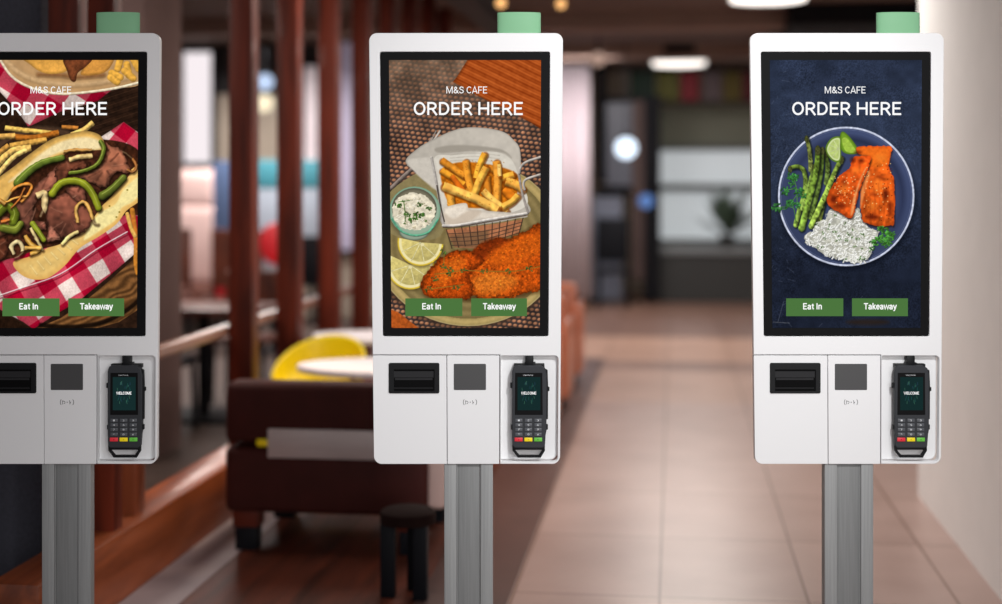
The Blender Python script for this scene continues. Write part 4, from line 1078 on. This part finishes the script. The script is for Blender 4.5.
# tall pink sofa back
def pink_sofa():
    g = atY(196, 220, 14.6)
    t = empty('pink_sofa', (g.x, 14.6, 0)); tag(t, 'pale pink high-backed sofa under the bright window', 'sofa')
    MB().box(-.55, .30, 0, .25, .45, 1.35, .12, 5).build('backrest', M_pink, t)
    MB().box(-.50, .22, .02, .24, 1.30, 1.72, .10, 5).build('head_bolster', M_pink, t)
    MB().box(-.55, .30, -.55, .2, .12, .48, .06, 4).build('seat', M_rust, t)
    for sx in (-.48, .22):
        for sy in (-.5, .15): MB().cyl((sx, sy, 0), (sx, sy, .14), .03, n=10).build('leg', M_dark, t)
    g2 = atY(222, 190, 14.4)
    t = empty('banner_stand', (g2.x + .12, 14.1, 0)); tag(t, 'blue grey banner on a stand between the sofa and the tall posts', 'banner')
    MB().box(-.12, .12, 0, .012, .9, 1.8, .003).build('banner', M_blue, t)
    MB().box(-.11, .11, 0, .012, .25, .9, .003).build('banner', M_red, t)['label'] = 'red lower half'
    MB().cyl((0, .03, 0), (0, .03, 1.78), .012, n=10).build('pole', M_dark, t)
    MB().box(-.15, .15, -.12, .16, 0, .02, .004).build('foot', M_dark, t)
pink_sofa()

# far left walls: tall window, beige bays, teal screen, red stool
M_win = glow('daylight_window', (250, 240, 243), 1.0)
def window(n, px0, px1, py0, py1, Y, lab, m=None, frame=M_dark):
    a = atY(px0, py1, Y); c = atY(px1, py0, Y)
    b = MB(); f = .05
    b.box(a.x - f, c.x + f, Y, Y + .08, c.z, c.z + f); b.box(a.x - f, c.x + f, Y, Y + .08, a.z - f, a.z)
    b.box(a.x - f, a.x, Y, Y + .08, a.z, c.z); b.box(c.x, c.x + f, Y, Y + .08, a.z, c.z)
    o = b.build('window_%d' % n, frame, smooth=False); struct(o, lab)
    p = MB().box(a.x, c.x, Y + .03, Y + .05, a.z, c.z).build('pane', m or M_win, o, smooth=False)
    return o
wa = atY(150, 0, 16.0).x; wb = atY(430, 0, 16.0).x
o = MB().box(-8.9, wb, 16.0, 16.2, 0, 2.62).build('wall_far_left', mat('grey_beige_wall', (186, 172, 156), .8, noise=.06, scale=3), smooth=False); struct(o, 'grey beige wall beyond the dining area')
o = MB().box(-8.9, wb, 15.95, 16.2, 2.62, ZC).build('trim_4', M_duct, smooth=False); struct(o, 'dark bulkhead above the far left wall')
window(1, 183, 211, 52, 163, 15.88, 'tall bright window left of the posts')
window(2, 304, 317, 66, 170, 15.88, 'narrow bright window between the second and third tall post', mat('pale_pane', (220, 206, 210), .5, emit=.35))
window(3, 340, 352, 30, 250, 15.88, 'narrow pale window between the third and fourth tall post', mat('pale_lilac_pane', (190, 180, 205), .5, emit=.2))
window(4, 437, 450, -20, 60, 15.88, 'narrow blue window above the chips-screen kiosk', mat('blue_pane', (130, 150, 190), .5, emit=.35))
a = atY(252, 188, 14.9); c = atY(320, 160, 14.9)
t = empty('teal_signboard', ((a.x + c.x) / 2, 14.9, 0)); tag(t, 'teal signboard on a pale stand between the tall posts', 'signboard')
w = (c.x - a.x) / 2
MB().box(-w, w, 0, .06, a.z, c.z, .01).build('board', M_teal, t)
MB().box(-w + .02, w - .02, .01, .05, .62, a.z, .008).build('lower_panel', mat('pale_blue_grey_panel', (150, 158, 170), .6), t)['label'] = 'pale blue grey lower panel'
for sx in (-w + .08, w - .08): MB().box(sx - .03, sx + .03, 0, .06, 0, .64, .004).build('leg', M_dark, t)
g = atY(274, 246, 12.6)
t = empty('bar_stool', (g.x, 12.6, 0)); tag(t, 'red bar stool with rounded back between the first two tall posts', 'stool')
MB().lathe([(.02, .66), (.17, .68), (.19, .71), (.18, .74), (.02, .75)], n=26).build('seat', M_red, t)
MB().ball((0, .12, 1.0), .2, .9, .35, 1.0).build('backrest', M_red, t)
MB().lathe([(.20, 0), (.20, .015), (.035, .05), (.03, .67)], n=20).build('pedestal', M_dark, t)
g = atY(312, 300, 13.2)
chair('dining_chair', (g.x, 13.2, 0), .2, M_legd, M_dark, 'black chair beyond the rail, between the second and third tall posts', h=1.05, w=.5)

# pendant lamps
def pendant(px, py, Y, r, m, label, cat='lamp', grp='round pendant lamps'):
    c = atY(px, py, Y)
    t = empty('pendant_lamp', (c.x, Y, c.z)); tag(t, label, cat, grp)
    MB().ball((0, 0, 0), r, n=24).build('lamp_globe', m, t)
    MB().cyl((0, 0, r * .9), (0, 0, r * 1.35), r * .35, n=14).build('lamp_cap', M_dark, t)
    MB().cyl((0, 0, r * 1.3), (0, 0, ZC - c.z + .0), .008, n=8).build('cord', M_dark, t)
B_cool = glow('bulb_cool', (196, 216, 248), 1.1); B_warm = glow('bulb_warm', (255, 240, 205), 1.2); B_amber = glow('bulb_amber', (255, 190, 120), 1.3)
B_blue = glow('bulb_ice', (222, 238, 255), 2.0); B_dim = glow('bulb_dim', (176, 146, 132), 1)
pendant(265, 82, 13.5, .085, B_cool, 'bluish round pendant lamp between the first two tall posts')
pendant(264, 103, 15.0, .10, B_warm, 'warm white round pendant lamp under the bluish one')
pendant(626, 148, 16.5, .125, B_blue, 'glowing ice-blue globe lamp over the aisle')
pendant(501, 3, 9.0, .035, B_amber, 'small amber pendant lamp above the chips-screen kiosk')
pendant(561, 4, 9.6, .035, B_amber, 'small amber pendant lamp at the right shoulder of the chips-screen kiosk')
pendant(598, 59, 14.0, .075, B_dim, 'dim brown round pendant lamp left of the ceiling light')

# ceiling lights
M_lightp = glow('ceiling_light_panel', (255, 246, 238), 2.2)
def ceiling_light(px, py, w, l, label):
    d = ray(px, py); t_ = (ZC - .03 - EYE) / d.z; x, y = d.x * t_, d.y * t_
    t = empty('ceiling_light', (x, y, ZC)); tag(t, label, 'light', 'rounded ceiling lights')
    pts = rrect(-w / 2, w / 2, -l / 2, l / 2, min(w, l) * .45, 8)
    MB().prism_xy([(a * 1.05, b * 1.05) for a, b in pts], -.10, 0).build('housing', M_dark, t)
    MB().prism_xy(pts, -.12, -.09).build('diffuser', M_lightp, t)
ceiling_light(679, 54, .66, 1.7, 'rounded white ceiling light above the far end of the aisle')
ceiling_light(769, -13, .62, .9, 'nearer rounded white ceiling light above the salmon-screen kiosk')

# --- far end of the aisle: shop front
YB = 19.6
def rectY(b, x0, x1, y0, y1, Y, d): 
    a = atY(x0, y1, Y); c = atY(x1, y0, Y); b.box(a.x, c.x, Y, Y + d, max(a.z, 0), min(c.z, ZC), .01, 2); return b
def thingY(name, label, cat, Y, px):
    t = empty(name, (atY(px, 0, Y).x, Y, 0)); tag(t, label, cat); return t
def part(t, name, m, rects, Y, d):
    b = MB()
    for r in rects: rectY(b, *r, Y, d)
    o = b.build(name, m, t, smooth=False); o.data.transform(Matrix.Translation(-t.location)); return o
t = thingY('service_counter', 'dark service counter with a pale top at the far end of the aisle', 'counter', YB - .95, 705)
part(t, 'counter_front', M_ctr, [(655, 800, 254, 330)], YB - .95, .5)
part(t, 'counter_top', mat('counter_top_grey', (120, 124, 126), .4), [(652, 803, 249, 254)], YB - 1.0, .58)
M_panelglow = mat('white_panel_glow', (200, 208, 212), .5, emit=.5); M_olive = mat('olive_grey_panel', (118, 120, 104), .6, emit=.06)  # white panels carry emission to come out brighter
t = thingY('display_wall_unit', 'pale shelf unit with white panels given an added glow behind the far counter', 'shelf unit', YB, 705)
part(t, 'upper_panel', M_olive, [(660, 800, 106, 146)], YB, .1)
part(t, 'middle_panel', M_panelglow, [(660, 800, 150, 184)], YB, .1)
part(t, 'lower_panel', M_panelglow, [(660, 800, 191, 240)], YB, .1)
part(t, 'shelf', mat('shelf_grey', (92, 94, 92), .6), [(657, 802, 145, 150), (657, 802, 184, 191), (657, 802, 240, 252)], YB - .15, .25)
part(t, 'unit_side', M_dark, [(646, 660, 100, 300)], YB - .3, .4)
# potted plant on the counter
pp = atY(727, 250, YB - .75)
t = empty('potted_plant', (pp.x, YB - .75, atY(803, 249, YB - 1.0).z + .002)); tag(t, 'small dark green potted plant standing on the far counter', 'plant')
MB().lathe([(.08, 0), (.11, .16), (.10, .17)], n=20).build('pot', M_ctr, t)
b = MB(); rr = random.Random(5)
for k in range(60):
    a = rr.random() * 6.28; e = rr.random() * 1.3 + .1; L = .22 + .3 * rr.random(); d = Vector((math.cos(a) * math.cos(e), math.sin(a) * math.cos(e) * .7, math.sin(e)))
    p0 = Vector((0, 0, .18)); tip = p0 + d * L * 1.5; s_ = d.cross(Vector((0, 0, 1))).normalized() * .05
    v = [b.bm.verts.new(q) for q in (p0, p0 + d * L * .8 + s_, tip, p0 + d * L * .8 - s_)]; b.bm.faces.new(v)
b.build('foliage', mat('dark_leaf_green', (64, 82, 66), .6, noise=.2, scale=5), t)
# menu boards
for (x0, x1, c, l) in ((630, 655, (34, 52, 40), 'dark green menu board hanging at the far end'), (657, 678, (92, 90, 40), 'olive yellow menu board beside the dark green one'), (681, 699, (128, 40, 48), 'dark red menu board at the far end of the aisle'), (703, 722, (104, 90, 92), 'grey menu board right of the dark red one'), (724, 741, (106, 92, 46), 'mustard menu board by the edge of the salmon-screen kiosk'), (743, 764, (104, 36, 46), 'second dark red menu board, partly behind the salmon-screen kiosk')):
    t = thingY('menu_board', l, 'menu board', YB - 1.0, (x0 + x1) / 2); t['group'] = 'menu boards over the far counter'
    part(t, 'board', mat('board_%d' % x0, tuple(v * .75 for v in c), .7, emit=.1, spec=.2), [(x0, x1, 72, 101)], YB - 1.0, .05)
    part(t, 'top_rail', M_dark, [(x0 - 1, x1 + 1, 69, 72)], YB - 1.02, .08)
    part(t, 'bottom_rail', M_dark, [(x0 - 1, x1 + 1, 101, 103)], YB - 1.02, .08)
    cc = t.location
    b = MB()
    z0 = atY(0, 70, YB - 1).z
    b.cyl((0, .03, z0), (0, .03, ZC), .01, n=8); b.build('hanger', M_dark, t)
# curtain and glazed bay left of the aisle
a = atY(556, 300, 17.5); c = atY(590, 40, 17.5)
o = MB()
n = 26; f = []
for i in range(n + 1):
    x = a.x + (c.x - a.x) * i / n; f.append((x, 17.5 + .05 * math.sin(i * 1.7)))
for (x, y) in f: o.bm.verts.new((x, y, .15)); o.bm.verts.new((x, y, 3.05))
o.bm.verts.ensure_lookup_table()
for i in range(n): o.bm.faces.new([o.bm.verts[q] for q in (2 * i, 2 * i + 2, 2 * i + 3, 2 * i + 1)])
ob = o.build('curtain', M_pinkw); md = ob.modifiers.new('t', 'SOLIDIFY'); md.thickness = .01
tag(ob, 'pale pinkish curtain hanging beyond the right edge of the chips-screen kiosk', 'curtain')
t = thingY('glass_entrance', 'dark framed glazed entrance with blue grey panes at the far end', 'entrance', 18.4, 625)
part(t, 'frame', M_dark, [(596, 606, 50, 182), (596, 664, 96, 102), (644, 660, 100, 300), (596, 650, 186, 196)], 18.4, .12)
part(t, 'upper_pane', mat('blue_grey_pane', (84, 86, 96), .4, emit=.08), [(606, 644, 102, 186)], 18.45, .02)
part(t, 'lower_pane', mat('blue_grey_pane_low', (110, 114, 128), .4, emit=.14), [(592, 622, 196, 300)], 18.45, .02)
part(t, 'mullion', mat('brown_mullion', (72, 54, 50), .7), [(632, 644, 100, 280)], 18.35, .08)
g = ground(613, 306)
chair('dining_chair', (g.x, g.y, 0), .1, M_legd, M_dark, 'black high-backed chair in front of the glazed entrance', h=1.12, w=.42)
g = atY(646, 200, 17.2)
pendant(646, 201, 17.4, .09, glow('bulb_deep_blue', (96, 130, 190), 1), 'deep blue globe lamp below and right of the ice-blue one')

# side wall near the right kiosk
g1 = atY(918, 0, 7.2)
o = MB().box(g1.x, 3.0, 5.0, 7.2, 0, ZC).build('wall_right_pier', M_wallr, smooth=False); struct(o, 'white side wall right of the salmon-screen kiosk')

# ------------------------------------------------------------------ light and camera
def area(name, loc, rot, sx, sy, power, col=(1, 1, 1), spread=None):
    l = bpy.data.lights.new(name, 'AREA'); l.shape = 'RECTANGLE'; l.size = sx; l.size_y = sy; l.energy = power; l.color = col
    if spread: l.spread = spread
    o = bpy.data.objects.new(name, l); C.objects.link(o); o.location = loc; o.rotation_euler = rot; return o
def spot(name, loc, tgt, power, size, blend=.6, col=(1, 1, 1), r=.15):
    l = bpy.data.lights.new(name, 'SPOT'); l.energy = power; l.spot_size = math.radians(size); l.spot_blend = blend; l.color = col; l.shadow_soft_size = r
    o = bpy.data.objects.new(name, l); C.objects.link(o); o.location = loc
    o.rotation_euler = (Vector(tgt) - Vector(loc)).to_track_quat('-Z', 'Y').to_euler(); return o

kc = FW * 4 + RT * (-.1); kr = FW * 4 + RT * .989; kl = FW * 4 - RT * 1.25
# front fill added behind the camera, to the right
area('front_fill', (1.4, -1.2, 1.9), (math.radians(86), 0, math.radians(12)), 2.6, 2.0, 85, (1, .99, .98))
spot('kiosk_fill_spot', (.9, 1.4, 3.0), kc * .6 + kr * .4 + Vector((0.1, 0, 1.4)), 270, 54, .9)  # added spot for middle and right kiosks, leaving the left one dimmer
# lamps down the aisle and over the booths, plus added fills for single surfaces
area('aisle_lamp', (.3, 7.5, 3.0), (0, 0, 0), 1.2, 1.2, 38, (1, .93, .86))
area('aisle_lamp', (.3, 11.5, 3.0), (0, 0, 0), 1.2, 1.2, 60, (1, .92, .84))
area('aisle_lamp', (.1, 15.2, 3.0), (0, 0, 0), 1.2, 1.6, 80, (1, .94, .9))
area('dining_fill', (-4.4, 14.0, 2.9), (0, 0, 0), 1.4, 1.4, 110, (1, .95, .92))  # added to brighten the far left wall, no fixture there
area('curtain_fill', (-1.1, 16.3, 2.95), (math.radians(25), 0, 0), .8, .5, 28, (1, .95, .96))  # unseen light added to brighten the curtain
spot('pier_fill_spot', (1.55, 5.6, 3.1), (2.3, 6.6, 1.3), 330, 95, .7, (1, .98, .96))  # added spot that whitens the pier on the right
area('booth_lamp', (-1.2, 7.6, 3.0), (0, 0, 0), .8, .8, 40, (1, .9, .8))
area('dining_fill', (-4.2, 10.5, 3.0), (0, 0, 0), 1.4, 2.4, 120, (1, .9, .84))
area('dining_fill', (-3.6, 6.0, 3.0), (0, 0, 0), 1.0, 1.0, 40, (1, .88, .8))
spot('curb_fill_spot', (-1.1, 6.6, 3.0), (-2.05, 6.4, .25), 150, 40, .8, (1, .8, .62))  # warm light added to bring the curb out more orange

w = bpy.data.worlds.new('World'); bpy.context.scene.world = w; w.use_nodes = True
w.node_tree.nodes['Background'].inputs[0].default_value = (.95, .96, 1, 1)
w.node_tree.nodes['Background'].inputs[1].default_value = .28

cam = bpy.data.cameras.new('camera'); co = bpy.data.objects.new('camera', cam); C.objects.link(co)
co.location = (0, 0, EYE); co.rotation_euler = (PI / 2, 0, YAW)
cam.sensor_width = 36; cam.lens = 36 * FPX / 1002; cam.shift_y = -(302 - HY) / 1002
cam.dof.use_dof = True; cam.dof.focus_distance = 4.0; cam.dof.aperture_fstop = 1.0
sc = bpy.context.scene; sc.camera = co
sc.view_settings.view_transform = 'Standard'; sc.view_settings.look = 'None'; sc.view_settings.exposure = 0; sc.view_settings.gamma = 1; sc.view_settings.use_curve_mapping = False
